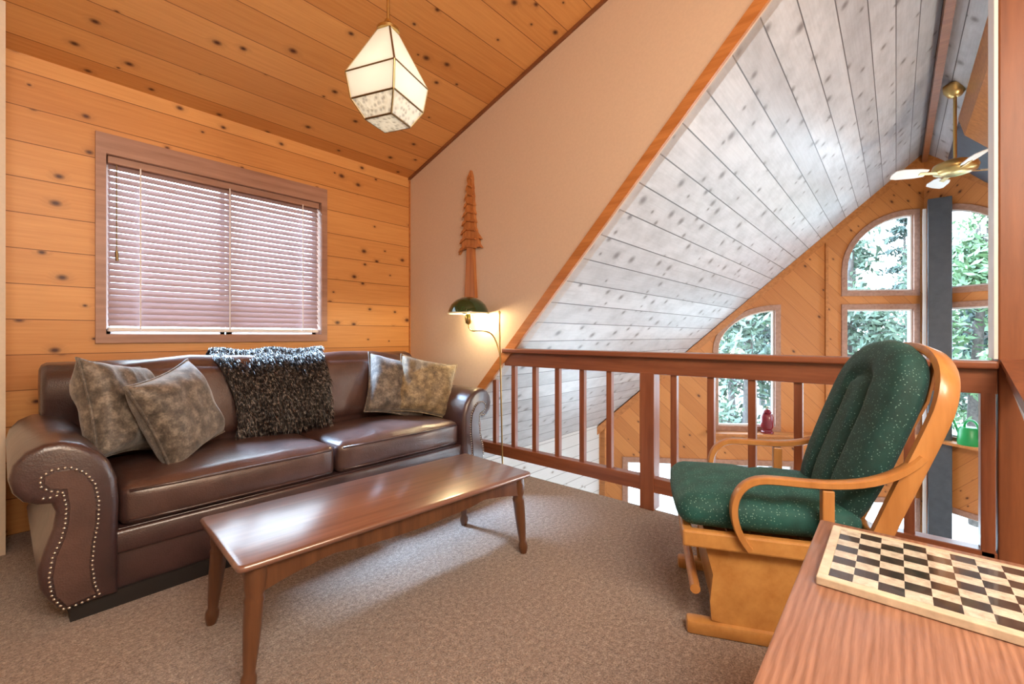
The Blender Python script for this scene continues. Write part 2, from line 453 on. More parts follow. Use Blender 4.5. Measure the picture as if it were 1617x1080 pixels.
# ------------------------------------------------------------------ key dimensions (metres; camera stands at x=0 y=0)
XP = 2.645      # plane of the tan side wall and of the railing
YB = 3.625      # window wall
KNEE = 2.63     # height of window wall
DS = 0.322      # pitch of loft ceiling
RS = 1.06       # pitch of the main roof
YR = -0.30      # ridge
def roofz(y): return 3.364 - RS * y if y >= YR else 3.364 - RS * YR - RS * (YR - y)
def dormz(y): return KNEE + DS * (YB - y)
ZR = roofz(YR)
AP = (8.66, YR)                       # tip of the prow
GD = (-0.5777, 0.8162)                # direction of its left half in plan
ZLOW = -2.55                          # lower floor

# ------------------------------------------------------------------ loft shell
floor = MB().box(-1.7, 2.665, -2.1, YB + 0.1, -0.26, 0.0).build('floor', M['carpet'])
struct(floor, 'brown speckled loft carpet', 'floor')

hole = [(0.415, 1.085), (1.750, 1.085), (1.750, 2.185), (0.415, 2.185)]
wb = filled([[(-1.7, -0.1), (XP + 0.1, -0.1), (XP + 0.1, KNEE + 0.02), (-1.7, KNEE + 0.02)], hole], 0.12, lambda a, b, n: (a, YB + 0.06 + n, b))
struct(wb.build('wall_back', M['pine_wall']), 'knotty pine plank wall behind the sofa', 'wall')

cl = MB()
yr2 = YR
cl.prism([(YB + 0.12, dormz(YB + 0.12)), (yr2, dormz(yr2)), (-2.1, dormz(yr2) - RS * (yr2 + 2.1)), (-2.1, dormz(yr2) - RS * (yr2 + 2.1) + 0.1), (yr2, dormz(yr2) + 0.1), (YB + 0.12, dormz(YB + 0.12) + 0.1)],
         lambda a, b: (-1.7, a, b), lambda a, b: (XP + 0.1, a, b))
struct(cl.build('ceiling', M['pine_ceil']), 'knotty pine plank ceiling sloping up over the loft', 'ceiling')

cheek = [(YB, -0.1), (YB, KNEE), (YR, dormz(YR)), (YR, roofz(YR)), (3.27, roofz(3.27))]
wc = MB().prism(cheek, lambda a, b: (XP, a, b), lambda a, b: (XP + 0.10, a, b))
struct(wc.build('wall_right', M['plaster']), 'tan painted side wall ending in a sloping edge', 'wall')

def slope_board(y0, y1, off, w, x0, x1):
    t = Vector((1, -RS)).normalized(); n = Vector((-t.y, t.x)) if False else Vector((RS, 1)).normalized()
    poly = []
    for y, k in ((y0, off), (y1, off), (y1, off + w), (y0, off + w)):
        poly.append((y + n.x * k, roofz(y) + n.y * k))
    return MB().prism(poly, lambda a, b: (x0, a, b), lambda a, b: (x1, a, b))
struct(slope_board(-0.25, 3.12, 0.0, 0.072, XP - 0.022, XP + 0.0).build('trim_1', M['trim']), 'honey wood trim along the sloping wall edge', 'trim')
tb = MB().prism([(YB, KNEE - 0.022), (YB, KNEE), (YR, dormz(YR)), (YR, dormz(YR) - 0.022)], lambda a, b: (XP - 0.02, a, b), lambda a, b: (XP, a, b))
struct(tb.build('trim_2', M['trim_dark']), 'dark thin moulding where tan wall meets ceiling', 'trim')
struct(MB().box(XP - 0.012, XP, YB - 0.012, YB, 0, KNEE - 0.02).build('trim_3', M['trim']), 'slim corner bead between pine wall and tan wall', 'trim')

struct(MB().box(-1.7, 0.017, 3.32, YB, 0, 2.74).build('wall_left', M['plaster_w']), 'beige wall end at the edge beside the sofa', 'wall')
struct(MB().box(-1.8, -1.7, -2.1, YB, 0, 4.0).build('wall_far_left', M['plaster_w']), 'beige wall behind the viewer', 'wall')
struct(MB().box(-1.7, XP, -2.2, -2.1, 0, 3.0).build('wall_front', M['plaster_w']), 'beige rear wall of the loft', 'wall')

# window with casing
w1 = MB()
oc = [(0.371, 1.035), (1.795, 1.035), (1.795, 2.303), (0.371, 2.303)]
w1 = filled([oc, [(0.418, 1.088), (1.747, 1.088), (1.747, 2.182), (0.418, 2.182)]], 0.022, lambda a, b, n: (a, YB - 0.011 + n, b))
w1 = w1.build('window_1', M['mauve']); struct(w1, 'mauve brown wood cased window with white blind', 'window')
jb = MB()
jb.box(0.405, 0.42, YB - 0.01, YB + 0.12, 1.075, 2.195).box(1.745, 1.76, YB - 0.01, YB + 0.12, 1.075, 2.195)
jb.box(0.405, 1.76, YB - 0.01, YB + 0.12, 1.075, 1.09).box(0.405, 1.76, YB - 0.01, YB + 0.12, 2.18, 2.195)
jb.build('jamb', M['mauve'], w1)
sh = MB()
for a, b in ((0.42, 1.075), (1.09, 1.745)):
    sh.box(a, a + 0.03, YB + 0.085, YB + 0.115, 1.09, 2.18).box(b - 0.03, b, YB + 0.085, YB + 0.115, 1.09, 2.18)
    sh.box(a, b, YB + 0.085, YB + 0.115, 1.09, 1.12).box(a, b, YB + 0.085, YB + 0.115, 2.15, 2.18)
sh.build('sash', M['white'], w1)
MB().box(0.42, 1.745, YB + 0.098, YB + 0.102, 1.09, 2.18).build('glass', M['glass'], w1)

bl = thing('window_blind', 'white horizontal slat blind lowered over the pine wall window', 'blind', (1.083, YB + 0.03, 2.18))
MB().box(-0.655, 0.655, -0.025, 0.03, -0.045, 0.0, bev=0.004).build('headrail', M['mauve'], bl)
sl = MB(); ns = 26; pitch = 1.0 / ns
for i in range(ns):
    zc = -0.06 - i * pitch
    T = Matrix.Translation((0, 0, zc)) @ Matrix.Rotation(math.radians(51.5), 4, 'X')
    sl.box(-0.650, 0.650, -0.0245, 0.0245, -0.0014, 0.0014, T)
sl.build('slats', M['slat'], bl)
MB().box(-0.652, 0.652, -0.022, 0.022, -1.075, -1.05, bev=0.004).build('bottom_rail', M['white'], bl, label='white bottom rail')
for x in (-0.50, 0.0, 0.52): MB().box(x - 0.004, x + 0.004, -0.029, -0.027, -1.06, -0.04).build('ladder_cord', M['cord'], bl)
wd = MB().tube([(-0.615, -0.032, -0.05), (-0.615, -0.032, -0.58)], 0.003, 6)
wd.tube([(-0.615, -0.032, -0.58), (-0.612, -0.032, -0.64)], 0.009, 8)
wd.build('cord_tassel', M['brass_d'], bl, smooth=60, label='dark cord tassel')

# ------------------------------------------------------------------ great room shell
def prow_x(y): return AP[0] - 0.7078 * abs(y - YR)
def slope_slab(ys, name, label):
    th = 0.14
    bm = MB(); vs = []; 
    for z_off in (0, th):
        for (y, near) in ((ys[0], True), (ys[1], True), (ys[1], False), (ys[0], False)):
            vs.append((2.66 if near else prow_x(y) + 0.35, y, roofz(y) + z_off))
    bm.add(vs, [(0, 1, 2, 3), (4, 7, 6, 5), (0, 4, 5, 1), (1, 5, 6, 2), (2, 6, 7, 3), (3, 7, 4, 0)])
    return struct(bm.build(name, M['wash']), label, 'ceiling')
YE = 3.44
slope_slab((YR, YE + 0.3), 'ceiling_great_room', 'whitewashed knotty plank roof slope over the great room')
slope_slab((YR, 2 * YR - YE - 0.3), 'ceiling_great_room_far', 'whitewashed roof slope on the far side of the ridge')
struct(MB().box(2.66, AP[0] - 0.1, YR - 0.035, YR + 0.025, ZR - 0.15, ZR + 0.02).build('trim_4', M['trim_dark']), 'dark ridge board running along the peak', 'trim')

def gmap(sign):
    # s along the half wall from the tip, z up, n outwards
    dx, dy = GD[0], GD[1] * sign
    nx, ny = (GD[1], -GD[0] * sign)
    return lambda s, z, n: (AP[0] + dx * s + nx * n, AP[1] + dy * s + ny * n, z)

def quarter(s0, s1, zb, zlow, zhigh, n=10):
    """window: jamb s0 is the tall side (near the tip), s1 the low side, curved head"""
    p = [(s0, zb), (s1, zb), (s1, zlow)]
    for i in range(1, n + 1):
        a = (PI / 2) * i / n
        p.append((s1 + (s0 - s1) * (1 - math.cos(a)), zlow + (zhigh - zlow) * math.sin(a)))
    return p

big_lo = [(0.10, -0.33), (1.075, -0.33), (1.075, 1.50), (0.10, 1.50)]
big_hi = quarter(0.10, 1.075, 1.69, 2.02, 2.86)
small = quarter(1.985, 2.875, -0.30, 0.86, 1.50)
low_a = [(1.75, -2.35), (4.2, -2.35), (4.2, -0.80), (1.75, -0.80)]
low_b = [(0.10, -2.35), (1.10, -2.35), (1.10, -1.28), (0.10, -1.28)]
gl_end = 4.62
def y_of(s): return GD[1] * s + YR
gout = [(0, ZLOW), (gl_end, ZLOW), (gl_end, roofz(y_of(gl_end)) + 0.05), (0, ZR + 0.05)]
wn_i = 2
sash_col = {0: M['mauve']}
wlabels = ['tall lower pane window nearest the prow tip', 'quarter arched upper window above the transom', 'small quarter arched window with a red lantern',
           'wide lower level window below the loft line', 'lower level window under the tall panes']
for sign, side in ((1, 'left'), (-1, 'right')):
    mp = gmap(sign)
    ops = [big_lo, big_hi, small, low_a, low_b]
    plate = filled([gout] + ops, 0.14, lambda a, b, n: (a, b, n + 0.07))
    # object space carries the wall's own axes so the planks run diagonally across it
    o = plate.build('wall_gable_' + side, M['pine_gable'])
    dx, dy = GD[0], GD[1] * sign; nx, ny = GD[1], -GD[0] * sign
    o.matrix_world = Matrix(((dx, 0, nx, AP[0]), (dy, 0, ny, AP[1]), (0, 1, 0, 0), (0, 0, 0, 1)))
    struct(o, 'diagonal pine plank gable wall, %s half of the prow' % side, 'wall')
    for k, op in enumerate(ops):
        fr = filled([inset(op, -0.035), inset(op, 0.04)], 0.10, lambda a, b, n: mp(a, b, n + 0.03)).build('window_%d' % wn_i, M['mauve'])
        struct(fr, '%s, %s half of the prow' % (wlabels[k], side), 'window'); wn_i += 1
        filled([inset(op, 0.035), inset(op, 0.062)], 0.05, lambda a, b, n: mp(a, b, n + 0.05)).build('sash', M['white'], fr)
        filled([inset(op, 0.05)], 0.006, lambda a, b, n: mp(a, b, n + 0.06)).build('glass', M['glass'], fr)
    # band trims: seam batten and ledge board
    bt = filled([[(1.30, -2.5), (1.335, -2.5), (1.335, roofz(y_of(1.33))), (1.30, roofz(y_of(1.3)))]], 0.03, lambda a, b, n: mp(a, b, n - 0.016))
    struct(bt.build('trim_%d' % (5 if sign > 0 else 6), M['trim']), 'vertical seam batten on the gable, %s half' % side, 'trim')
    lg = filled([[(0.06, -0.37), (3.0, -0.37), (3.0, -0.335), (0.06, -0.335)]], 0.24, lambda a, b, n: mp(a, b, n - 0.12))
    struct(lg.build('trim_%d' % (7 if sign > 0 else 8), M['trim']), 'wooden window ledge under the gable panes, %s half' % side, 'trim')
    rb = filled([[(0.05, ZR - 0.12), (gl_end, roofz(y_of(gl_end)) - 0.12), (gl_end, roofz(y_of(gl_end)) + 0.0), (0.05, ZR)]], 0.05, lambda a, b, n: mp(a, b, n - 0.03))
    struct(rb.build('trim_%d' % (9 if sign > 0 else 10), M['trim']), 'sloping rake board under the roof, %s half' % side, 'trim')

pst = MB().box(AP[0] - 0.30, AP[0] - 0.17, YR - 0.27, YR - 0.03, ZLOW, 2.96, bev=0.008).build('trim_11', M['slate'])
struct(pst, 'slate grey post at the prow tip, coloured dark as backlit', 'post')  # its darkness against the windows is put into the colour
struct(MB().box(AP[0] - 0.21, AP[0] - 0.17, YR - 0.02, YR + 0.02, ZLOW, 2.85).build('trim_12', M['white']), 'thin white strip beside the slate post', 'trim')

struct(MB().box(2.66, 6.5, YE, YE + 0.12, ZLOW, roofz(YE) + 0.02).build('wall_side', M['wash_wall']), 'white low side wall beneath the eave', 'wall')
struct(MB().box(2.66, 6.5, 2 * YR - YE - 0.12, 2 * YR - YE, ZLOW, roofz(YE) + 0.02).build('wall_side_far', M['wash_wall']), 'white low side wall on the far eave', 'wall')
struct(MB().box(2.2, 8.9, -4.3, 3.7, ZLOW - 0.1, ZLOW).build('floor_lower', M['lowfloor']), 'pale lower level floor far below', 'floor')
struct(MB().box(2.55, 2.65, -4.3, 3.6, ZLOW, -0.26).build('wall_under_loft', M['wash_wall']), 'wall under the loft edge', 'wall')
struct(MB().box(2.66, 2.76, -4.2, -2.1, -0.4, 3.0).build('wall_beside_stairs', M['plaster_w']), 'beige wall past the stairs', 'wall')
struct(MB().box(6.02, 6.11, YE - 0.09, YE, ZLOW, roofz(YE)).build('trim_13', M['trim']), 'honey timber upright on the low side wall', 'trim')

# boxed purlin on the far slope
pu = MB(); vs = []
for x in (3.0, 6.83):
    for y, dz in ((-0.511, -0.02), (-1.5, -0.02), (-1.5, -0.16), (-0.56, -0.16)):
        vs.append((x, y, roofz(y) + dz))
pu.add(vs, [(0, 1, 2, 3), (4, 7, 6, 5), (0, 4, 5, 1), (1, 5, 6, 2), (2, 6, 7, 3), (3, 7, 4, 0)])
struct(pu.build('trim_14', M['trim']), 'honey wood soffit panel on the far roof slope', 'trim')
pd = MB(); vs = []
for x in (6.84, 8.2):
    for y, dz in ((-0.52, -0.01), (-1.6, -0.01), (-1.6, -0.06), (-0.52, -0.06)):
        vs.append((x, y, roofz(y) + dz))
pd.add(vs, [(0, 1, 2, 3), (4, 7, 6, 5), (0, 4, 5, 1), (1, 5, 6, 2), (2, 6, 7, 3), (3, 7, 4, 0)])
struct(pd.build('trim_15', M['slate']), 'dark panel standing for the shaded recess past the soffit on the far slope', 'trim')  # dark sheet in place of the shade inside the recess

# ridge post
struct(MB().box(XP - 0.005, XP + 0.16, YR - 0.19, YR - 0.012, 0, ZR + 0.05, bev=0.006).build('trim_16', M['post']), 'big brown ridge post at the railing end', 'post')

struct(MB().box(XP + 0.0, XP + 0.155, YR - 0.013, YR - 0.001, 0.985, ZR - 0.16).build('trim_17', M['white']), 'pale board added for the window-lit face of the ridge post', 'trim')  # added pale board carries the daylight brightness of this post face

# ------------------------------------------------------------------ railing
rl = thing('railing', 'red brown stained wooden railing along the loft edge', 'railing', (XP, 1.0, 0))
y0, y1 = YR - 0.01 - 1.0, 2.36 - 1.0
hr = MB().box(-0.05, 0.10, y0, y1, 0.945, 0.978, bev=0.008).box(-0.012, 0.062, y0, y1, 0.842, 0.946, bev=0.004)
hr.build('handrail', M['redwood'], rl)
MB().box(-0.012, 0.055, y0, 2.72 - 1.0, 0.112, 0.20, bev=0.004).build('bottom_rail', M['redwood'], rl)
MB().box(-0.018, 0.075, 1.125 - 1, 1.218 - 1, 0.0, 0.85, bev=0.005).build('newel_post', M['redwood_v'], rl)
MB().box(-0.012, 0.06, -0.305 - 1, -0.262 - 1, 0.0, 0.85, bev=0.004).build('newel_post', M['redwood_v'], rl)
for y in [2.70, 2.487, 2.285, 2.075, 1.865, 1.655, 1.445, 1.012, 0.80, 0.588, 0.376, 0.164, -0.045]:
    top = min(0.85, roofz(y) - 0.01) if y > 2.36 else 0.85
    MB().box(0.005, 0.042, y - 1 - 0.019, y - 1 + 0.019, 0.19, top, bev=0.003).build('baluster', M['redwood_v'], rl)

sr = thing('stair_rail', 'short brown stair handrail running off from the ridge post', 'railing', (2.62, -0.362, 0))
hrp = MB().prism([(0.018, 0.97), (-0.75, 0.76), (-0.75, 0.69), (0.018, 0.905)], lambda a, b: (a, -0.03, b), lambda a, b: (a, 0.03, b))
hrp.prism([(0.02, 0.985), (-0.75, 0.775), (-0.75, 0.755), (0.02, 0.965)], lambda a, b: (a, -0.045, b), lambda a, b: (a, 0.045, b))
hrp.build('handrail', M['post'], sr)
MB().prism([(0.018, 0.906), (-0.75, 0.69), (-0.75, 0.58), (0.018, 0.885)], lambda a, b: (a, -0.02, b), lambda a, b: (a, 0.02, b)).build('lower_board', M['white'], sr, label='white lower board')  # white wedge under the sloping handrail
MB().box(-0.75, -0.68, -0.035, 0.035, 0.0, 0.68, bev=0.004).build('newel_post', M['redwood_v'], sr)

# ------------------------------------------------------------------ sofa
so = thing('sofa', 'dark brown leather rolled arm sofa with nailhead trim', 'sofa', (1.232, 2.32, 0))
LA = [(-0.955, 0.075), (-0.995, 0.16), (-0.960, 0.28), (-0.930, 0.30), (-0.922, 0.42), (-0.928, 0.52), (-0.950, 0.585), (-0.985, 0.635), (-1.03, 0.672), (-1.08, 0.69), (-1.13, 0.688),
      (-1.175, 0.665), (-1.205, 0.625), (-1.216, 0.575), (-1.205, 0.525), (-1.18, 0.488), (-1.145, 0.468), (-1.11, 0.462), (-1.10, 0.43), (-1.108, 0.37), (-1.13, 0.30), (-1.147, 0.23), (-1.14, 0.16), (-1.115, 0.105), (-1.085, 0.06), (-0.96, 0.06)]
LA = [(-0.925, 0.06), (-0.925, 0.30)] + LA[4:]
LA = LA[:-1]
NAILS = [(-1.131, 0.494), (-1.105, 0.492), (-1.08, 0.503), (-1.116, 0.517), (-1.139, 0.54), (-1.136, 0.573), (-1.108, 0.592), (-1.063, 0.592), (-1.024, 0.565), (-0.995, 0.515), (-0.984, 0.446), (-0.986, 0.366),
         (-0.998, 0.281), (-1.003, 0.203), (-0.995, 0.126), (-0.982, 0.085), (-1.03, 0.076), (-1.077, 0.070), (-1.108, 0.128), (-1.117, 0.201), (-1.108, 0.273), (-1.085, 0.335), (-1.075, 0.385), (-1.072, 0.447), (-1.08, 0.50)]
PANEL = [(-1.07, 0.515), (-1.11, 0.525), (-1.128, 0.545), (-1.126, 0.57), (-1.10, 0.583), (-1.06, 0.583), (-1.03, 0.558), (-1.003, 0.51), (-0.993, 0.446), (-0.995, 0.366), (-1.007, 0.281), (-1.012, 0.203), (-1.004, 0.126), (-0.994, 0.095),
         (-1.07, 0.082), (-1.098, 0.13), (-1.107, 0.2), (-1.098, 0.27), (-1.076, 0.335), (-1.066, 0.385), (-1.062, 0.447)]
def resample(pts, step):
    out = [pts[0]]; acc = 0
    for a, b in zip(pts, pts[1:]):
        a, b = Vector(a), Vector(b); L = (b - a).length; t = step - acc
        while t <= L:
            q = a + (b - a) * (t / L); out.append((q.x, q.y)); t += step
        acc = (acc + L) % step
    return out
for sg in (-1, 1):
    mir = lambda p: (p[0] * (-sg), p[1])
    ar = MB()
    ins = inset(LA, 0.022)
    # soft rolled edge: a few rings from the front face to the full section, then straight back
    rings = []
    for d, yy in ((0.030, 0.0), (0.014, 0.004), (0.004, 0.014), (0.0, 0.03), (0.0, 0.45), (0.0, 0.93)):
        rings.append([(x * (-sg), yy, z) for x, z in (inset(LA, d) if d else LA)])
    n = len(LA); vs = [p for r in rings for p in r]; fs = []
    for i in range(len(rings) - 1):
        for j in range(n): fs.append((i * n + j, i * n + (j + 1) % n, (i + 1) * n + (j + 1) % n, (i + 1) * n + j))
    fs.append(tuple(range(n))); fs.append(tuple((len(rings) - 1) * n + j for j in range(n - 1, -1, -1)))
    ar.add(vs, fs)
    arm = ar.build('arm', M['leather'], so, smooth=50)
    MB().prism([mir(p) for p in PANEL], lambda a, b: (a, -0.009, b), lambda a, b: (a, 0.004, b)).build('front_panel', M['leather_mid'], arm)
    nb = MB()
    for (x, z) in resample(NAILS, 0.0172):
        bm = bmesh.new(); bmesh.ops.create_icosphere(bm, subdivisions=1, radius=0.0056)
        nb.bm(bm, Matrix.Translation((x * (-sg), -0.004, z)))
    nb.build('nailhead_trim', M['nail'], arm, smooth=180, label='pale pewter nailhead trim')
bs = MB().box(-0.93, 0.93, 0.045, 0.98, 0.06, 0.305, bev=0.012)
bs.build('base', M['leather'], so, smooth=40)
MB().box(-0.94, 0.94, 0.026, 0.06, 0.205, 0.30, bev=0.014).build('front_rail', M['leather'], so, smooth=60)
MB().box(-1.06, 1.06, 0.03, 1.0, 0.0, 0.065).build('plinth', M['black'], so, label='black plinth')
for x0, x1 in ((-0.918, -0.006), (0.006, 0.918)):
    def wr(p, g):
        k = 0.007 * noise.noise(Vector((p.x * 7 + x0 * 9, p.y * 7, p.z * 3)))
        return p + Vector((0, 0, k))
    c = MB().cushion(x0, x1, 0.035, 0.66, 0.295, 0.475, r=0.045, puff=0.03, n=16, fn=wr)
    sc_ = c.build('seat_cushion', M['leather_mid'], so, smooth=180)
    pp = MB()
    for z in (0.325, 0.448):
        pp.tube([(x0 + 0.03, 0.036, z), (x0 + 0.2, 0.028, z), (x1 - 0.2, 0.028, z), (x1 - 0.03, 0.036, z)], 0.006, 6)
    pp.build('piping', M['leather'], sc_, smooth=180)
# back with rolled top
prof = [(0.80, 0.28), (0.84, 0.62), (0.825, 0.70), (0.80, 0.76), (0.79, 0.82), (0.81, 0.885), (0.86, 0.93), (0.93, 0.945), (1.0, 0.93), (1.05, 0.885), (1.065, 0.82), (1.05, 0.75), (1.02, 0.70), (1.01, 0.6), (1.02, 0.06), (0.80, 0.06)]
bk = MB(); rings = []
for x, d in ((-1.105, 0.03), (-1.098, 0.012), (-1.08, 0.0), (0, 0), (1.08, 0.0), (1.098, 0.012), (1.105, 0.03)):
    rings.append([(x, a, b) for a, b in (inset(prof, d) if d else prof)])
n = len(prof); vs = [p for r in rings for p in r]; fs = []
for i in range(len(rings) - 1):
    for j in range(n): fs.append((i * n + j, i * n + (j + 1) % n, (i + 1) * n + (j + 1) % n, (i + 1) * n + j))
fs.append(tuple(range(n))); fs.append(tuple((len(rings) - 1) * n + j for j in range(n - 1, -1, -1)))
bk.add(vs, fs); bk.build('back', M['leather'], so, smooth=50)
for x0, x1 in ((-0.91, -0.01), (0.01, 0.91)):
    T = Matrix.Translation((0, 0.70, 0.475)) @ Matrix.Rotation(math.radians(-9), 4, 'X')
    def wr2(p, g):
        return p + Vector((0, 0.012 * noise.noise(Vector((p.x * 6 + x0 * 5, p.z * 6, 1.3))), 0.008 * noise.noise(Vector((p.x * 8, 2.2, x0)))))
    MB().cushion(x0, x1, -0.12, 0.10, 0.0, 0.445, r=0.075, puff=0.05, n=14, T=T, fn=wr2).build('back_cushion', M['leather_mid'], so, smooth=180)

# ------------------------------------------------------------------ pillows
def pillow(name, label, loc, size, thick, rot, mat, seed, group='patterned throw pillows on the sofa'):
    t = thing(name, label, 'pillow', loc, 0, group)
    t.rotation_euler = rot
    n = 26; mb = MB(); vs = []; idx = {}
    h = size / 2
    for sd in (1, -1):
        for i in range(n + 1):
            for j in range(n + 1):
                u, v = -1 + 2 * i / n, -1 + 2 * j / n
                if sd == -1 and (i in (0, n) or j in (0, n)): idx[(sd, i, j)] = idx[(1, i, j)]; continue
                pin = 1 - 0.10 * (1 - u * u) * (abs(v) ** 3) - 0.0
                pin2 = 1 - 0.10 * (1 - v * v) * (abs(u) ** 3)
                x = u * h * pin2; z = v * h * pin
                th = thick / 2 * ((1 - u ** 4) * (1 - v ** 4)) ** 0.55
                q = Vector((x * 5 + seed, z * 5, sd))
                wv = 0.5 * noise.noise(q) + 0.35 * noise.noise(q * 2.3) + 0.9 * (0.5 - abs(noise.noise(Vector((x * 9 + seed, (z + 0.5 * x) * 4, 3.0)))))
                edge = (1 - u * u) * (1 - v * v)
                y = -sd * (th + 0.030 * wv * min(1, edge * 3))
                idx[(sd, i, j)] = len(vs); vs.append((x, y, z))
    fs = []
    for sd in (1, -1):
        for i in range(n):
            for j in range(n):
                f = (idx[(sd, i, j)], idx[(sd, i + 1, j)], idx[(sd, i + 1, j + 1)], idx[(sd, i, j + 1)])
                fs.append(f if sd == 1 else f[::-1])
    mb.add(vs, fs); mb.build('cover', mat, t, smooth=180)
    pe = MB(); path = []
    for k in range(4 * n):
        a, b = divmod(k, n)
        i, j = ((b, 0), (n, b), (n - b, n), (0, n - b))[a]
        path.append(vs[idx[(1, i, j)]])
    path.append(path[0])
    pe.tube(path, 0.006, 6, cap=False); pe.build('piping', mat, t, smooth=180)
    return t
R_ = math.radians
pillow('throw_pillow', 'olive damask pillow leaning on the left arm of the sofa', (0.385, 2.79, 0.735), 0.45, 0.18, (R_(-16), R_(9), R_(50)), M['damask'], 1.0)
pillow('throw_pillow', 'olive damask pillow with dark upper corner, second from the left arm', (0.585, 2.69, 0.70), 0.44, 0.18, (R_(-18), R_(-13), R_(46)), M['damask'], 4.0)
pillow('throw_pillow', 'silvery damask pillow with diagonal folds beside the brown back cushion', (1.935, 2.82, 0.70), 0.46, 0.17, (R_(-26), R_(14), R_(-12)), M['damask'], 8.0)
pillow('throw_pillow', 'gold patterned pillow tucked against the right arm of the sofa', (2.10, 2.68, 0.695), 0.44, 0.15, (R_(-22), R_(12), R_(-30)), M['damask_g'], 12.0)

# ------------------------------------------------------------------ fur throw
th = thing('throw_blanket', 'shaggy dark fur throw draped over the middle of the sofa back', 'throw', (1.23, 2.9, 0.5))
pf = [(0.50, 0.26), (0.49, 0.36), (0.46, 0.455), (0.40, 0.475), (0.32, 0.475), (0.245, 0.44), (0.185, 0.435), (0.12, 0.425), (0.07, 0.39), (0.03, 0.33), (-0.005, 0.25), (-0.035, 0.16), (-0.06, 0.07), (-0.085, 0.01)]
def tpt(u, v):
    k = v * (len(pf) - 1); i = min(int(k), len(pf) - 2); f = k - i
    y = pf[i][0] + (pf[i + 1][0] - pf[i][0]) * f; z = pf[i][1] + (pf[i + 1][1] - pf[i][1]) * f
    l = -0.40 + 0.03 * v + 0.03 * math.sin(v * 9); r = 0.39 - 0.22 * v + 0.03 * math.sin(v * 7 + 1)
    x = l + (r - l) * u
    w = 0.018 * math.sin(u * 14 + v * 3) + 0.012 * noise.noise(Vector((u * 6, v * 6, 0)))
    return Vector((x, y - w * 0.6 - 0.012, z + w * 0.5 + 0.014))
tb_ = MB(); nu, nv = 30, 40; vs = []
for i in range(nu + 1):
    for j in range(nv + 1): vs.append(tpt(i / nu, j / nv))
low = [p + Vector((0, 0.012, -0.010)) for p in vs]
fs = []
W_ = nv + 1; off = len(vs)
for i in range(nu):
    for j in range(nv):
        a = i * W_ + j
        fs.append((a, a + 1, a + W_ + 1, a + W_)); fs.append((off + a, off + a + W_, off + a + W_ + 1, off + a + 1))
for j in range(nv):
    fs.append((j, off + j, off + j + 1, j + 1)); a = nu * W_ + j; fs.append((a, a + 1, off + a + 1, off + a))
for i in range(nu):
    a = i * W_; fs.append((a, a + W_, off + a + W_, off + a)); a += nv; fs.append((a, off + a, off + a + W_, a + W_))
tb_.add(vs + low, fs); tb_.build('backing', M['fur_base'], th, smooth=180)
def fur_mat():
    m, nt, b, _ = new_mat('shaggy_fur')
    at = N(nt, 'ShaderNodeTexCoord'); g = noise_(nt, at.outputs['Object'], 60, 2)
    nt.links.new(ramp(nt, g, [(0.38, (0.008, 0.006, 0.006)), (0.54, (0.028, 0.022, 0.020)), (0.62, (0.22, 0.19, 0.17))]), b.inputs['Base Color'])
    b.inputs['Roughness'].default_value = 0.45
    return m
fu = MB(); vs = []; fs = []
for k in range(11000):
    u, v = random.random(), random.random()
    p = tpt(u, v); q = tpt(u, min(1, v + 0.03)); dn = (q - p)
    dn = dn.normalized() if dn.length > 1e-5 else Vector((0, -0.3, -1))
    nr = Vector((0, -1, 0.6)).normalized()
    L = random.uniform(0.03, 0.065)
    d = (dn * 0.8 + nr * random.uniform(0.25, 0.6) + Vector((random.uniform(-.4, .4), random.uniform(-.15, .15), random.uniform(-.15, .2)))).normalized()
    sd = d.cross(Vector((random.uniform(-.3, .3), 1, 0.3))).normalized() * random.uniform(0.0018, 0.0036)
    mid = p + d * L * 0.55; tip = p + d * L + Vector((0, 0, -0.015))
    o = len(vs); vs += [p - sd, p + sd, mid + sd * 0.8, mid - sd * 0.8, tip]
    fs += [(o, o + 1, o + 2, o + 3), (o + 3, o + 2, o + 4)]
fu.add(vs, fs); fu.build('fur_pile', fur_mat(), th)

# ------------------------------------------------------------------ coffee table
ct = thing('coffee_table', 'long low cherry wood coffee table in front of the sofa', 'table', (1.112, 1.672, 0), R_(-3.6))
hx, hy = 0.645, 0.262
tp = []
for cx_, cy_, a0 in ((hx, hy, 0), (-hx, hy, 90), (-hx, -hy, 180), (hx, -hy, 270)):
    r = 0.025
    for a in range(0, 91, 30):
        aa = R_(a0 + a); tp.append((cx_ - math.copysign(r, cx_) + r * math.cos(aa), cy_ - math.copysign(r, cy_) + r * math.sin(aa)))
top = MB(); rings = []
for d, z in ((0.012, 0.376), (0.003, 0.380), (0.0, 0.386), (0.0, 0.392), (0.004, 0.398), (0.010, 0.400)):
    rings.append([(x, y, z) for x, y in (inset(tp, d) if d else tp)])
n = len(tp); vs = [p for r in rings for p in r]; fs = []
for i in range(len(rings) - 1):
    for j in range(n): fs.append((i * n + j, i * n + (j + 1) % n, (i + 1) * n + (j + 1) % n, (i + 1) * n + j))
fs.append(tuple(range(n - 1, -1, -1))); fs.append(tuple((len(rings) - 1) * n + j for j in range(n)))
top.add(vs, fs); top.build('tabletop', M['cherry'], ct, smooth=40)
def apron_poly(L):
    p = [(-L, 0.378), (L, 0.378)]
    m = 40
    for i in range(m + 1):
        x = L - 2 * L * i / m; a = abs(x) / L
        z = 0.322 - 0.03 * max(0, (a - 0.72) / 0.28) ** 1.5 + 0.012 * math.exp(-((a - 0.60) / 0.10) ** 2) - 0.010 * math.exp(-(a / 0.35) ** 2)
        p.append((x, z))
    return p
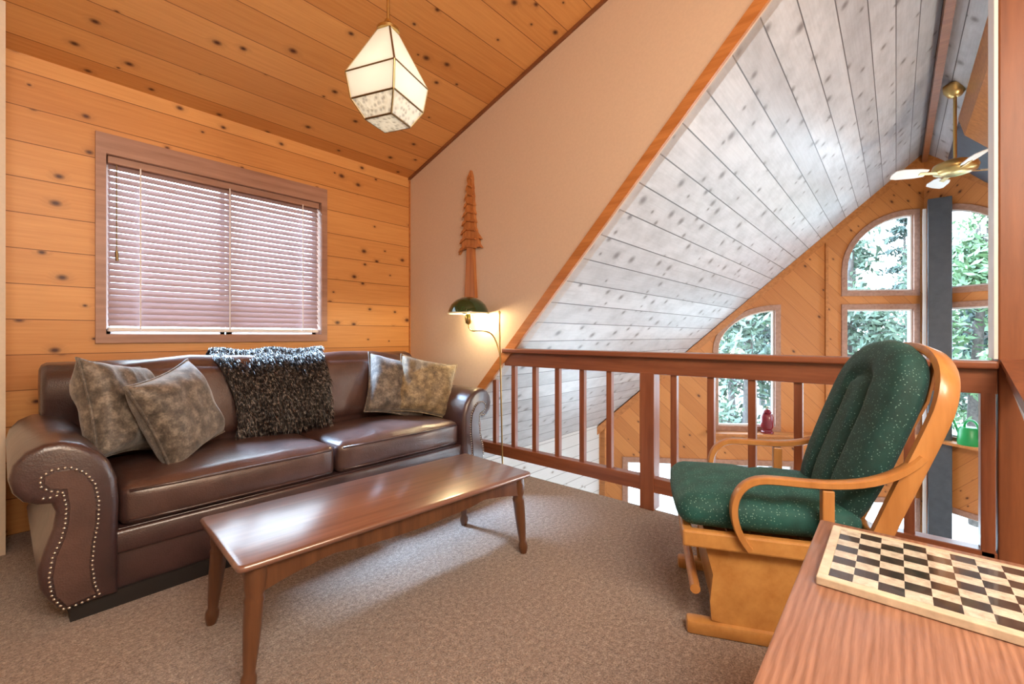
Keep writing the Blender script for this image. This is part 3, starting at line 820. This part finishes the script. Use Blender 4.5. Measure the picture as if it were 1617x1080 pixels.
for sg in (-1, 1):
    y = sg * (hy - 0.035)
    MB().prism(apron_poly(hx - 0.07), lambda a, b: (a, y - 0.01, b), lambda a, b: (a, y + 0.01, b)).build('apron', M['cherry_leg'], ct)
    x = sg * (hx - 0.05)
    MB().prism(apron_poly(hy - 0.055), lambda a, b: (x - 0.01, a, b), lambda a, b: (x + 0.01, a, b)).build('apron', M['cherry_leg'], ct)
for sx in (-1, 1):
    for sy in (-1, 1):
        tx, ty = sx * (hx - 0.065), sy * (hy - 0.05); bx_, by_ = sx * (hx - 0.035), sy * (hy - 0.03)
        prof = [(0.0, .378, .034), (.08, .345, .035), (.18, .305, .032), (.24, .285, .026), (.27, .272, .030), (.30, .26, .028), (.50, .19, .026), (.70, .115, .0215), (.84, .06, .0165), (.88, .047, .022), (.93, .028, .023), (.97, .012, .019), (1.0, 0.0, .016)]
        MB().tube([(tx + (bx_ - tx) * t, ty + (by_ - ty) * t, z) for t, z, r in prof], [r for t, z, r in prof], 16).build('leg', M['cherry_leg'], ct, smooth=60)

# ------------------------------------------------------------------ oak end table and board
et = thing('end_table', 'oak table with a marble game board on it, nearest the viewer', 'table', (0.93, -0.27, 0))
MB().box(-0.50, 0.478, -0.42, 0.421, 0.572, 0.60, bev=0.006).build('tabletop', M['oak'], et, smooth=40)
MB().box(-0.45, 0.43, -0.37, 0.37, 0.47, 0.572).build('apron', M['oak_leg'], et)
for x in (-0.44, 0.38):
    for y in (-0.36, 0.32): MB().box(x, x + 0.05, y, y + 0.05, 0, 0.572, bev=0.004).build('leg', M['oak_leg'], et)
gb = thing('game_board', 'marble checkered game board lying on the oak table', 'game board', (1.03, 0.117, 0.601))
bw_x, bw_y = 0.308, 0.332
MB().box(0, 0.020, -bw_y, 0, 0, 0.016, bev=0.002).box(bw_x - 0.016, bw_x, -bw_y, 0, 0, 0.016, bev=0.002).box(0.020, bw_x - 0.016, -0.018, 0, 0, 0.016, bev=0.002).box(0.020, bw_x - 0.016, -bw_y, -bw_y + 0.018, 0, 0.016, bev=0.002).build('border', M['marble'], gb)
ps = MB().box(0.0, 0.272, -0.296, 0.0, 0.001, 0.0155).build('playing_surface', M['checker'], gb, label='checkered playing surface')
ps.location = (0.020, -0.018, 0)

# ------------------------------------------------------------------ glider rocker (local: +y is the way it faces, -x the side near the viewer)
gr = thing('glider_rocker', 'honey wood glider rocking chair with dark green dotted cushions', 'chair', (1.985, 0.42, 0), R_(24))
# base
for sg in (-1, 1):
    x = sg * 0.235
    poly = [(0.20, 0.055), (0.205, 0.12), (0.195, 0.22), (0.225, 0.335), (-0.30, 0.335), (-0.27, 0.20), (-0.29, 0.06), (-0.20, 0.048), (0.05, 0.040), (0.12, 0.046)]
    MB().prism(poly, lambda a, b: (x - 0.011, a, b), lambda a, b: (x + 0.011, a, b)).build('side_panel', M['maple'], gr)
    ft = MB().box(x - 0.028, x + 0.028, -0.34, 0.285, 0.0, 0.05, bev=0.012)
    ft.build('foot_rail', M['maple'], gr, smooth=40)
MB().box(-0.235, 0.235, 0.17, 0.195, 0.09, 0.30, bev=0.003).build('front_panel', M['maple'], gr)
MB().box(-0.235, 0.235, -0.26, -0.24, 0.09, 0.30, bev=0.003).build('rear_panel', M['maple'], gr)
MB().tube([(-0.25, 0.255, 0.16), (0.25, 0.255, 0.16)], 0.018, 10).build('front_stretcher', M['maple_v'], gr, smooth=60)
# seat frame
sf = MB()
sf.box(-0.285, -0.25, -0.30, 0.30, 0.325, 0.385, bev=0.008).box(0.25, 0.285, -0.30, 0.30, 0.325, 0.385, bev=0.008)
sf.box(-0.255, 0.255, 0.265, 0.30, 0.33, 0.38, bev=0.006).box(-0.255, 0.255, -0.30, -0.26, 0.33, 0.38, bev=0.006)
for i in range(6): sf.box(-0.255, 0.255, -0.22 + i * 0.08, -0.18 + i * 0.08, 0.345, 0.36)
sf.build('seat_frame', M['maple'], gr)
# bent back posts and hoop top
def bez(p0, p1, p2, p3, n=14):
    return [Vector(p0) * (1 - t) ** 3 + Vector(p1) * 3 * t * (1 - t) ** 2 + Vector(p2) * 3 * t * t * (1 - t) + Vector(p3) * t ** 3 for t in [i / n for i in range(n + 1)]]
hoop = bez((-0.275, -0.265, 0.34), (-0.278, -0.31, 0.50), (-0.29, -0.40, 0.70), (-0.282, -0.452, 0.84), 12)
hoop += bez((-0.282, -0.452, 0.84), (-0.277, -0.49, 0.97), (-0.19, -0.505, 1.035), (0, -0.51, 1.035), 12)[1:]
hoop += [Vector((-p.x, p.y, p.z)) for p in hoop[::-1]][1:]
MB().ribbon(hoop, 0.055, 0.03, (0, 1, 0.45)).build('back_frame', M['maple_v'], gr, smooth=50)
MB().box(-0.27, 0.27, -0.30, -0.27, 0.40, 0.45, bev=0.006).build('back_rail', M['maple_v'], gr)
for x in (-0.15, -0.05, 0.05, 0.15):
    MB().ribbon([(x, -0.285, 0.43), (x, -0.38, 0.65), (x, -0.475, 0.86), (x, -0.505, 1.012)], 0.03, 0.012, (1, 0, 0)).build('back_spindle', M['maple_v'], gr, smooth=50)
# bentwood arms
for sg in (-1, 1):
    x = sg * 0.292
    pth = bez((x * 0.97, 0.085, 0.345), (x, 0.165, 0.44), (x, 0.15, 0.580), (x, 0.04, 0.590), 14)
    pth += bez((x, 0.04, 0.590), (x, -0.06, 0.598), (x, -0.28, 0.555), (x * 0.995, -0.395, 0.70), 16)[1:]
    MB().ribbon(pth, 0.042, 0.024, (1, 0, 0)).build('armrest', M['maple_v'], gr, smooth=50)
    MB().box(x - 0.016, x + 0.016, -0.16, -0.125, 0.36, 0.575, bev=0.004).build('arm_post', M['maple_v'], gr)
# cushions
def seatfn(p, g):
    if g.z > 0: p.z -= 0.018 * math.exp(-((p.y + 0.02) / 0.03) ** 2) * (1 - abs(g.x) ** 6)
    p.x *= 1 + 0.03 * g.y
    return p
sc2 = MB().cushion(-0.262, 0.262, -0.27, 0.315, 0.385, 0.495, r=0.055, puff=0.022, n=16, fn=seatfn)
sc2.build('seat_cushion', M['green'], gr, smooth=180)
bm = bmesh.new(); bmesh.ops.create_cube(bm, size=2.0); bmesh.ops.subdivide_edges(bm, edges=bm.edges[:], cuts=30, use_grid_fill=True)
for v in bm.verts:
    u = v.co; gx = math.copysign(abs(u.x) ** 0.85, u.x); gz = math.copysign(abs(u.z) ** 0.85, u.z)
    hw = 0.252 * (1 - 0.30 * max(0, gz) ** 4) * (1 - 0.14 * max(0, -gz) ** 2)
    zz = gz * 0.325
    x = gx * hw; 
    if gz > 0: zz = gz * 0.325 - 0.055 * gx * gx * gz
    e = max(0.0, (1 - abs(gx) ** 5) * (1 - abs(gz) ** 5)) ** 0.45
    yy = u.y * (0.016 + 0.046 * e)
    if u.y > 0:
        # long channels running down from a rounded upper bolster
        zt = zz
        arch = 0.185 - 5.5 * x * x
        if zt < arch:
            for xc in (-0.082, 0.082):
                yy -= 0.040 * math.exp(-((x - xc) / 0.018) ** 2) * min(1, (arch - zt) / 0.08)
        if abs(x) < 0.10:
            yy -= 0.026 * math.exp(-((zt - arch) / 0.022) ** 2)
    v.co = Vector((x, yy, zz))
T = Matrix.Translation((0, -0.345, 0.755)) @ Matrix.Rotation(R_(20.5), 4, 'X')
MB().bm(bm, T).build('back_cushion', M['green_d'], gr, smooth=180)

# ------------------------------------------------------------------ pendant
pn = thing('pendant_lamp', 'faceted frosted glass pendant lamp hanging from the pine ceiling', 'lamp', (1.022, 1.545, 1.9), R_(-25.5))
lv = [(0.038, 0.405), (0.160, 0.205), (0.140, 0.105), (0.088, 0.035)]
def sq(r, z): return [Vector((r * math.cos(PI / 2 * k + R_(-90)) * (1.0), r * math.sin(PI / 2 * k + R_(-90)), z)) for k in range(4)]
L = [sq(r, z) for r, z in lv]
for a, b, nm, mt in ((0, 1, 'upper_glass', 'pglass'), (1, 2, 'middle_glass', 'pglass'), (2, 3, 'lower_glass', 'pglass_t')):
    mb = MB()
    for k in range(4):
        q = [L[a][k], L[a][(k + 1) % 4], L[b][(k + 1) % 4], L[b][k]]
        c = sum(q, Vector()) / 4; nrm = (q[1] - q[0]).cross(q[2] - q[0]).normalized() * 0.002
        mb.add([p + nrm for p in q] + [p - nrm for p in q], [(0, 1, 2, 3), (7, 6, 5, 4), (0, 4, 5, 1), (1, 5, 6, 2), (2, 6, 7, 3), (3, 7, 4, 0)])
    if nm == 'lower_glass':
        q = L[3]; dn = Vector((0, 0, -0.003)); mb.add(list(q) + [p + dn for p in q], [(0, 1, 2, 3), (7, 6, 5, 4), (0, 4, 5, 1), (1, 5, 6, 2), (2, 6, 7, 3), (3, 7, 4, 0)])
    mb.build(nm, M[mt], pn)
cm = MB()
for i in range(4):
    for k in range(4):
        cm.tube([L[i][k], L[i][(k + 1) % 4]], 0.004, 6)
        if i < 3: cm.tube([L[i][k], L[i + 1][k]], 0.004, 6)
cm.build('metal_edging', M['brass_d'], pn)
MB().lathe([(0.012, 0.0), (0.045, 0.0), (0.045, 0.012), (0.02, 0.03), (0.012, 0.05)], 16, Matrix.Translation((0, 0, 0.40))).build('cap', M['brass'], pn, smooth=50)
ztop = dormz(1.545) - 1.9
MB().tube([(0, 0, 0.44), (0, 0, ztop)], 0.006, 8).build('rod', M['brass'], pn, smooth=60)
bm = bmesh.new(); bmesh.ops.create_uvsphere(bm, u_segments=16, v_segments=10, radius=0.03)
MB().bm(bm, Matrix.Translation((0, 0, 0.20))).build('bulb', M['bulb_p'], pn, smooth=180)

# ------------------------------------------------------------------ floor lamp
fl = thing('floor_lamp', 'slim brass floor lamp with green glass shade beside the sofa arm', 'lamp', (2.50, 2.26, 0))
MB().lathe([(0.0, 0.0), (0.115, 0.0), (0.115, 0.008), (0.10, 0.018), (0.04, 0.03), (0.014, 0.05), (0.0, 0.05)], 28).build('base', M['brass'], fl, smooth=50)
MB().tube([(0, 0, 0.04), (-0.015, 0.02, 1.25)], 0.0062, 10).build('pole', M['brass'], fl, smooth=60)
MB().tube([(-0.015, 0.02, 1.24), (-0.015, 0.02, 1.256), (-0.015, 0.02, 1.27)], [0.007, 0.011, 0.003], 10).build('finial', M['brass'], fl, smooth=60)
sx, sy = -0.045, 0.33
armp = bez((-0.012, 0.016, 0.93), (-0.015, 0.07, 1.12), (-0.02, 0.12, 1.11), (-0.03, 0.22, 1.12), 12) + bez((-0.03, 0.22, 1.12), (-0.04, 0.28, 1.12), (sx, sy, 1.10), (sx, sy, 1.19), 10)[1:]
MB().tube(armp, 0.0055, 8).build('swing_arm', M['brass'], fl, smooth=60)
MB().lathe([(0.008, 1.17), (0.022, 1.18), (0.028, 1.21), (0.024, 1.245), (0.012, 1.26)], 16, Matrix.Translation((sx, sy, 0))).build('socket', M['brass'], fl, smooth=60)
MB().lathe([(0.162, 1.262), (0.158, 1.285), (0.14, 1.325), (0.105, 1.36), (0.06, 1.382), (0.02, 1.39), (0.02, 1.387), (0.058, 1.378), (0.102, 1.356), (0.136, 1.322), (0.153, 1.285), (0.157, 1.262)], 32, Matrix.Translation((sx, sy, 0)), closed=False).build('lamp_shade', M['shade_green'], fl, smooth=50, label='dark green glass shade')
MB().lathe([(0.166, 1.254), (0.166, 1.264), (0.155, 1.264), (0.155, 1.254), (0.166, 1.254)], 32, Matrix.Translation((sx, sy, 0)), closed=False).build('shade_rim', M['shade_cream'], fl, smooth=50, label='cream shade rim')
bm = bmesh.new(); bmesh.ops.create_uvsphere(bm, u_segments=16, v_segments=10, radius=0.026)
MB().bm(bm, Matrix.Translation((sx, sy, 1.285))).build('bulb', M['bulb'], fl, smooth=180)

# ------------------------------------------------------------------ carved tree on the tan wall
cv = thing('wall_carving', 'tall carved wooden pine tree hung on the tan wall', 'wall art', (XP, 2.74, 1.40))
left = [(0.0, 1.08)]; right = []
tiers = 9
outl_l, outl_r = [], []
for i in range(tiers):
    zt = 1.08 - i * 0.074; t = (i + 1) / tiers
    wl = 0.02 + 0.125 * t; wr_ = 0.015 + 0.075 * t + (0.045 if i >= tiers - 2 else 0)
    outl_l += [(wl * 0.72, zt - 0.035), (wl, zt - 0.082 - (0.02 if i == tiers - 1 else 0)), (wl * 0.80, zt - 0.070)]
    outl_r += [(-wr_ * 0.75, zt - 0.035), (-wr_, zt - 0.076), (-wr_ * 0.80, zt - 0.066)]
crown_poly = [(-0.0, 1.09)] + outl_l + [(0.03, 0.43)] + [(-0.03, 0.43)] + outl_r[::-1]
MB().prism(crown_poly, lambda a, b: (-0.028, a, b), lambda a, b: (0.0, a, b)).build('crown', M['carve'], cv)
gv = MB()
for i in range(tiers):
    zt = 1.08 - i * 0.074; t = (i + 1) / tiers; wl = 0.02 + 0.125 * t; wr_ = 0.015 + 0.075 * t
    p = [(wl * 0.95, zt - 0.085), (wl * 0.3, zt - 0.050), (-wr_ * 0.9, zt - 0.074), (-wr_ * 0.85, zt - 0.062), (wl * 0.3, zt - 0.034), (wl * 0.78, zt - 0.05)]
    gv.prism(p, lambda a, b: (-0.040, a, b), lambda a, b: (-0.024, a, b))
gv.build('bough', M['carve'], cv)
MB().prism([(-0.036, 0.45), (0.036, 0.45), (0.05, 0.2), (0.066, 0.0), (-0.066, 0.0), (-0.05, 0.2)], lambda a, b: (-0.034, a, b), lambda a, b: (0.0, a, b)).build('trunk', M['carve'], cv)

# ------------------------------------------------------------------ ceiling fan
fx, fy = 6.13, -0.437
fz = roofz(fy)
fn_ = thing('ceiling_fan', 'brass ceiling fan with white blades under the far roof slope', 'fan', (fx, fy, fz))
MB().lathe([(0.015, -0.12), (0.05, -0.11), (0.085, -0.06), (0.09, 0.0), (0.0, 0.06)], 20).build('canopy', M['brass'], fn_, smooth=50)
MB().tube([(0, 0, -0.1), (0, 0, -0.74)], 0.014, 10).build('rod', M['brass'], fn_, smooth=60)
MB().lathe([(0.02, -0.72), (0.07, -0.735), (0.16, -0.77), (0.175, -0.81), (0.16, -0.85), (0.09, -0.875), (0.02, -0.88)], 24).build('motor', M['brass'], fn_, smooth=50)
camR = (0.6548, -0.7558); camF = (0.7558, 0.6548)
for a in (64, 168, 244, 348):
    ca, sa = math.cos(R_(a)), math.sin(R_(a))
    ang = math.atan2(camR[1] * ca + camF[1] * sa, camR[0] * ca + camF[0] * sa)
    T = Matrix.Translation((0, 0, -0.845)) @ Matrix.Rotation(ang, 4, 'Z') @ Matrix.Rotation(R_(20), 4, 'X')
    bd = MB(); pl = [(0.24, -0.05), (0.31, -0.066), (0.47, -0.074), (0.525, -0.058), (0.54, 0), (0.525, 0.058), (0.47, 0.074), (0.31, 0.066), (0.24, 0.05)]
    bd.prism(pl, lambda x, y: T @ Vector((x, y, -0.004)), lambda x, y: T @ Vector((x, y, 0.004)))
    b = bd.build('blade', M['fanwhite'], fn_, label='white blade')
    MB().box(0.12, 0.30, -0.018, 0.018, -0.010, -0.004, T).build('blade_iron', M['brass'], b)

# ------------------------------------------------------------------ lantern and watering can on the ledges
def gp(sign, s, n, z): return gmap(sign)(s, z, n)
ln = thing('lantern', 'dark red lantern standing on the ledge in the small arched window', 'lantern', gp(1, 2.185, -0.11, -0.335))
MB().lathe([(0.0, 0.0), (0.085, 0.0), (0.085, 0.02), (0.07, 0.035), (0.07, 0.05), (0.0, 0.05)], 20).build('base', M['red_enamel'], ln, smooth=40)
MB().lathe([(0.06, 0.05), (0.082, 0.09), (0.085, 0.24), (0.065, 0.28), (0.0, 0.285)], 20).build('body', M['red_enamel'], ln, smooth=50)
MB().lathe([(0.05, 0.28), (0.06, 0.30), (0.045, 0.33), (0.015, 0.35), (0.0, 0.352)], 20).build('cap', M['red_enamel'], ln, smooth=50)
MB().tube([(0.05 * math.cos(R_(a)), 0, 0.335 + 0.05 * math.sin(R_(a))) for a in range(0, 181, 20)], 0.005, 6).build('handle', M['brass_d'], ln, smooth=60)
wc_ = thing('watering_can', 'bright green plastic watering can on the ledge past the slate post', 'watering can', gp(-1, 0.60, -0.12, -0.335), R_(40))
MB().lathe([(0.0, 0.0), (0.115, 0.0), (0.12, 0.02), (0.11, 0.20), (0.09, 0.23), (0.08, 0.23), (0.0, 0.20)], 24).build('body', M['can_green'], wc_, smooth=50)
MB().tube(bez((0.09, 0, 0.08), (0.16, 0, 0.12), (0.18, 0, 0.22), (0.22, 0, 0.30)), [0.022 - 0.0008 * i for i in range(15)], 10).build('spout', M['can_green'], wc_, smooth=60)
MB().tube(bez((0.07, 0, 0.22), (0.06, 0, 0.38), (-0.16, 0, 0.36), (-0.115, 0, 0.10)), 0.014, 10).build('handle', M['can_green'], wc_, smooth=60)

# ------------------------------------------------------------------ outdoors
struct(MB().box(-30, 60, -45, 45, -4.3, -4.2).build('ground', M['ground']), 'pale ground outside the cabin', 'ground')
def tree(loc, h, kind, label, seed, wide=1.0):
    rs = random.Random(seed)
    t = thing('conifer_tree' if kind == 2 else 'leafy_tree', label, 'tree', loc, 0, 'trees beyond the gable windows')
    tr = MB(); path = []; rr = []
    for i in range(9):
        f = i / 8; path.append((0.12 * math.sin(f * 3 + seed), 0.12 * math.cos(f * 4 + seed), h * 0.95 * f)); rr.append(0.20 * (1 - 0.85 * f) + 0.02)
    tr.tube(path, rr, 10)
    br = tr; vs = []; fs = []
    for k in range(46 if kind == 2 else 34):
        f = rs.uniform(0.22, 0.97); a = rs.uniform(0, 2 * PI)
        reach = (1.2 * (1.05 - f) + 0.25) if kind == 2 else 1.05 * math.sin(PI * min(1, f * 0.95 + 0.05)) + 0.25
        reach *= wide
        p0 = Vector((0.12 * math.sin(f * 3 + seed), 0.12 * math.cos(f * 4 + seed), h * 0.95 * f))
        up = -0.25 if kind == 2 else 0.35
        p1 = p0 + Vector((math.cos(a) * reach, math.sin(a) * reach, reach * up))
        br.tube([p0, p0.lerp(p1, 0.5) + Vector((0, 0, 0.08)), p1], [0.035, 0.022, 0.008], 5)
        for q in range(60 if kind == 2 else 70):
            g = rs.uniform(0.25, 1.05)
            c = p0.lerp(p1, g) + Vector((rs.gauss(0, .2), rs.gauss(0, .2), rs.gauss(0, .13 if kind == 2 else .25)))
            s_ = rs.uniform(0.06, 0.13) * (0.5 + 0.5 * wide)
            d1 = Vector((rs.uniform(-1, 1), rs.uniform(-1, 1), rs.uniform(-1, 1))).normalized(); d2 = d1.orthogonal().normalized()
            o = len(vs); vs += [c - d1 * s_ * 1.5, c + d2 * s_ * .6, c + d1 * s_ * 1.5, c - d2 * s_ * .6]; fs.append((o, o + 1, o + 2, o + 3))
    br.build('trunk', M['bark'], t, smooth=60)
    MB().add(vs, fs).build('foliage', M[('leaf_a', 'leaf_b', 'leaf_c')[kind]], t)
TL = [((6.8, 13.0), 8.5, 0, 'grey green tree behind the small arched window'), ((10.4, 17.8), 10, 2, 'dark conifer between the small window and the big window'),
      ((7.6, 17.6), 10, 1, 'bright leafy tree deeper behind the small arched window'), ((10.6, 13.8), 9, 0, 'grey green tree with dark trunk through the arched upper window'),
      ((13.1, 12.4), 8.5, 1, 'bright green tree past the slate post'), ((13.6, 19.6), 11, 2, 'dark conifer deep behind the big window'),
      ((15.9, 16.6), 10, 0, 'grey green tree deep behind the slate post'), ((18.6, 17.6), 10, 2, 'dark conifer deep past the slate post'),
      ((12.5, 25.5), 12, 0, 'tall grey green tree at the back of the small window view'), ((17.2, 24.0), 12, 1, 'tall bright tree at the back of the big window view'),
      ((8.0, 31.0), 15, 0, 'broad grey green tree at the far back, left of the small window'), ((13.6, 32.5), 16, 2, 'broad dark conifer at the far back behind the small window'),
      ((19.0, 33.5), 16, 1, 'broad bright tree at the far back between the windows'), ((24.6, 32.0), 16, 0, 'broad grey green tree at the far back of the big window'),
      ((29.8, 33.5), 16, 2, 'broad dark conifer at the far back by the slate post'), ((35.0, 32.5), 16, 1, 'broad bright tree at the far back past the slate post'),
      ((21.6, 23.0), 12, 0, 'far grey green tree behind the slate post'), ((25.8, 24.6), 12, 1, 'farthest bright tree past the slate post')]
for i, (p, h, k, lb) in enumerate(TL):
    tree((0.755778 * p[1] + 0.654828 * p[0], 0.654828 * p[1] - 0.755778 * p[0], -4.2), h, k, lb, i + 1, 2.1 if p[1] > 28 else 1.0)

# ------------------------------------------------------------------ light
w = bpy.data.worlds.new('sky'); SC.world = w; w.use_nodes = True
nt = w.node_tree; bg = nt.nodes['Background']
bg.inputs[0].default_value = (0.70, 0.84, 1.0, 1); bg.inputs[1].default_value = 13.0

def lamp(name, typ, loc, energy, col, size=0.1, rot=None, **kw):
    d = bpy.data.lights.new(name, typ); d.energy = energy; d.color = col
    if typ == 'AREA': d.shape = 'RECTANGLE'; d.size = size[0]; d.size_y = size[1]
    elif typ in ('POINT', 'SPOT'): d.shadow_soft_size = size
    for k, v in kw.items(): setattr(d, k, v)
    o = bpy.data.objects.new(name, d); COL.objects.link(o); o.location = loc
    if rot: o.rotation_euler = rot
    return o
def aim(o, d): o.rotation_euler = Vector(d).to_track_quat('-Z', 'Y').to_euler()
lamp('pendant_light', 'POINT', (1.022, 1.545, 2.10), 15, (1.0, 0.82, 0.60), 0.04)
lamp('floor_lamp_light', 'POINT', (2.53, 2.57, 1.235), 13, (1.0, 0.78, 0.44), 0.03)
# added unseen warm fill lights behind the viewer
a = lamp('loft_fill_area', 'AREA', (0.0, -1.0, 2.75), 90, (1.0, 0.87, 0.72), (1.4, 1.0)); aim(a, (0.35, 0.6, -0.75))
lamp('loft_fill_point', 'POINT', (0.9, -1.25, 1.85), 84, (1.0, 0.84, 0.64), 0.25)  # added point fill to brighten the pine ceiling, no lamp modelled
lamp('great_room_fill', 'POINT', (5.0, -1.6, 0.6), 140, (1.0, 0.84, 0.66), 0.2)  # added warm fill for the gable wall, kept out of view
sun = lamp('sky_sun', 'SUN', (2, 12, 12), 38.0, (0.48, 0.68, 1.0)); sun.data.angle = R_(14); aim(sun, (0.20, -0.68, -0.74))
# daylight entering by the windows
def portal(loc, sx_, sy_, d):
    o = lamp('window_daylight', 'AREA', loc, 1, (1, 1, 1), (sx_, sy_)); aim(o, d); o.data.cycles.is_portal = True
gi = Vector((-GD[1], GD[0], 0)); 
for sign in (1, -1):
    mp = gmap(sign); d = Vector((-GD[1], GD[0] * sign, 0))
    for (s0, s1, z0, z1) in ((0.1, 1.08, -0.33, 2.86), (1.98, 2.88, -0.3, 1.5), (1.75, 4.2, -2.35, -0.8), (0.1, 1.1, -2.35, -1.28)):
        portal(mp((s0 + s1) / 2, (z0 + z1) / 2, 0.25), s1 - s0 + 0.1, z1 - z0 + 0.1, d)
portal((1.083, YB + 0.25, 1.63), 1.5, 1.3, (0, -1, 0))

# ------------------------------------------------------------------ camera
cam = bpy.data.cameras.new('camera'); co = bpy.data.objects.new('camera', cam); COL.objects.link(co)
cam.sensor_width = 36.0; cam.sensor_fit = 'HORIZONTAL'; cam.lens = 36.0 * 700.0 / 1617.0
cam.shift_y = -(540.0 - 530.0) / 1617.0 
co.location = (0, 0, 1.08)
aim(co, (0.755778, 0.654828, 0.0))
cam.clip_start = 0.05; cam.clip_end = 200
SC.camera = co

SC.view_settings.view_transform = 'Standard'; SC.view_settings.look = 'None'
SC.view_settings.gamma = 1.0; SC.view_settings.use_curve_mapping = False
SC.view_settings.exposure = 0.0
SC.cycles.use_denoising = True
SC.cycles.max_bounces = 10; SC.cycles.diffuse_bounces = 5; SC.cycles.transparent_max_bounces = 16
SC.cycles.sample_clamp_indirect = 8.0
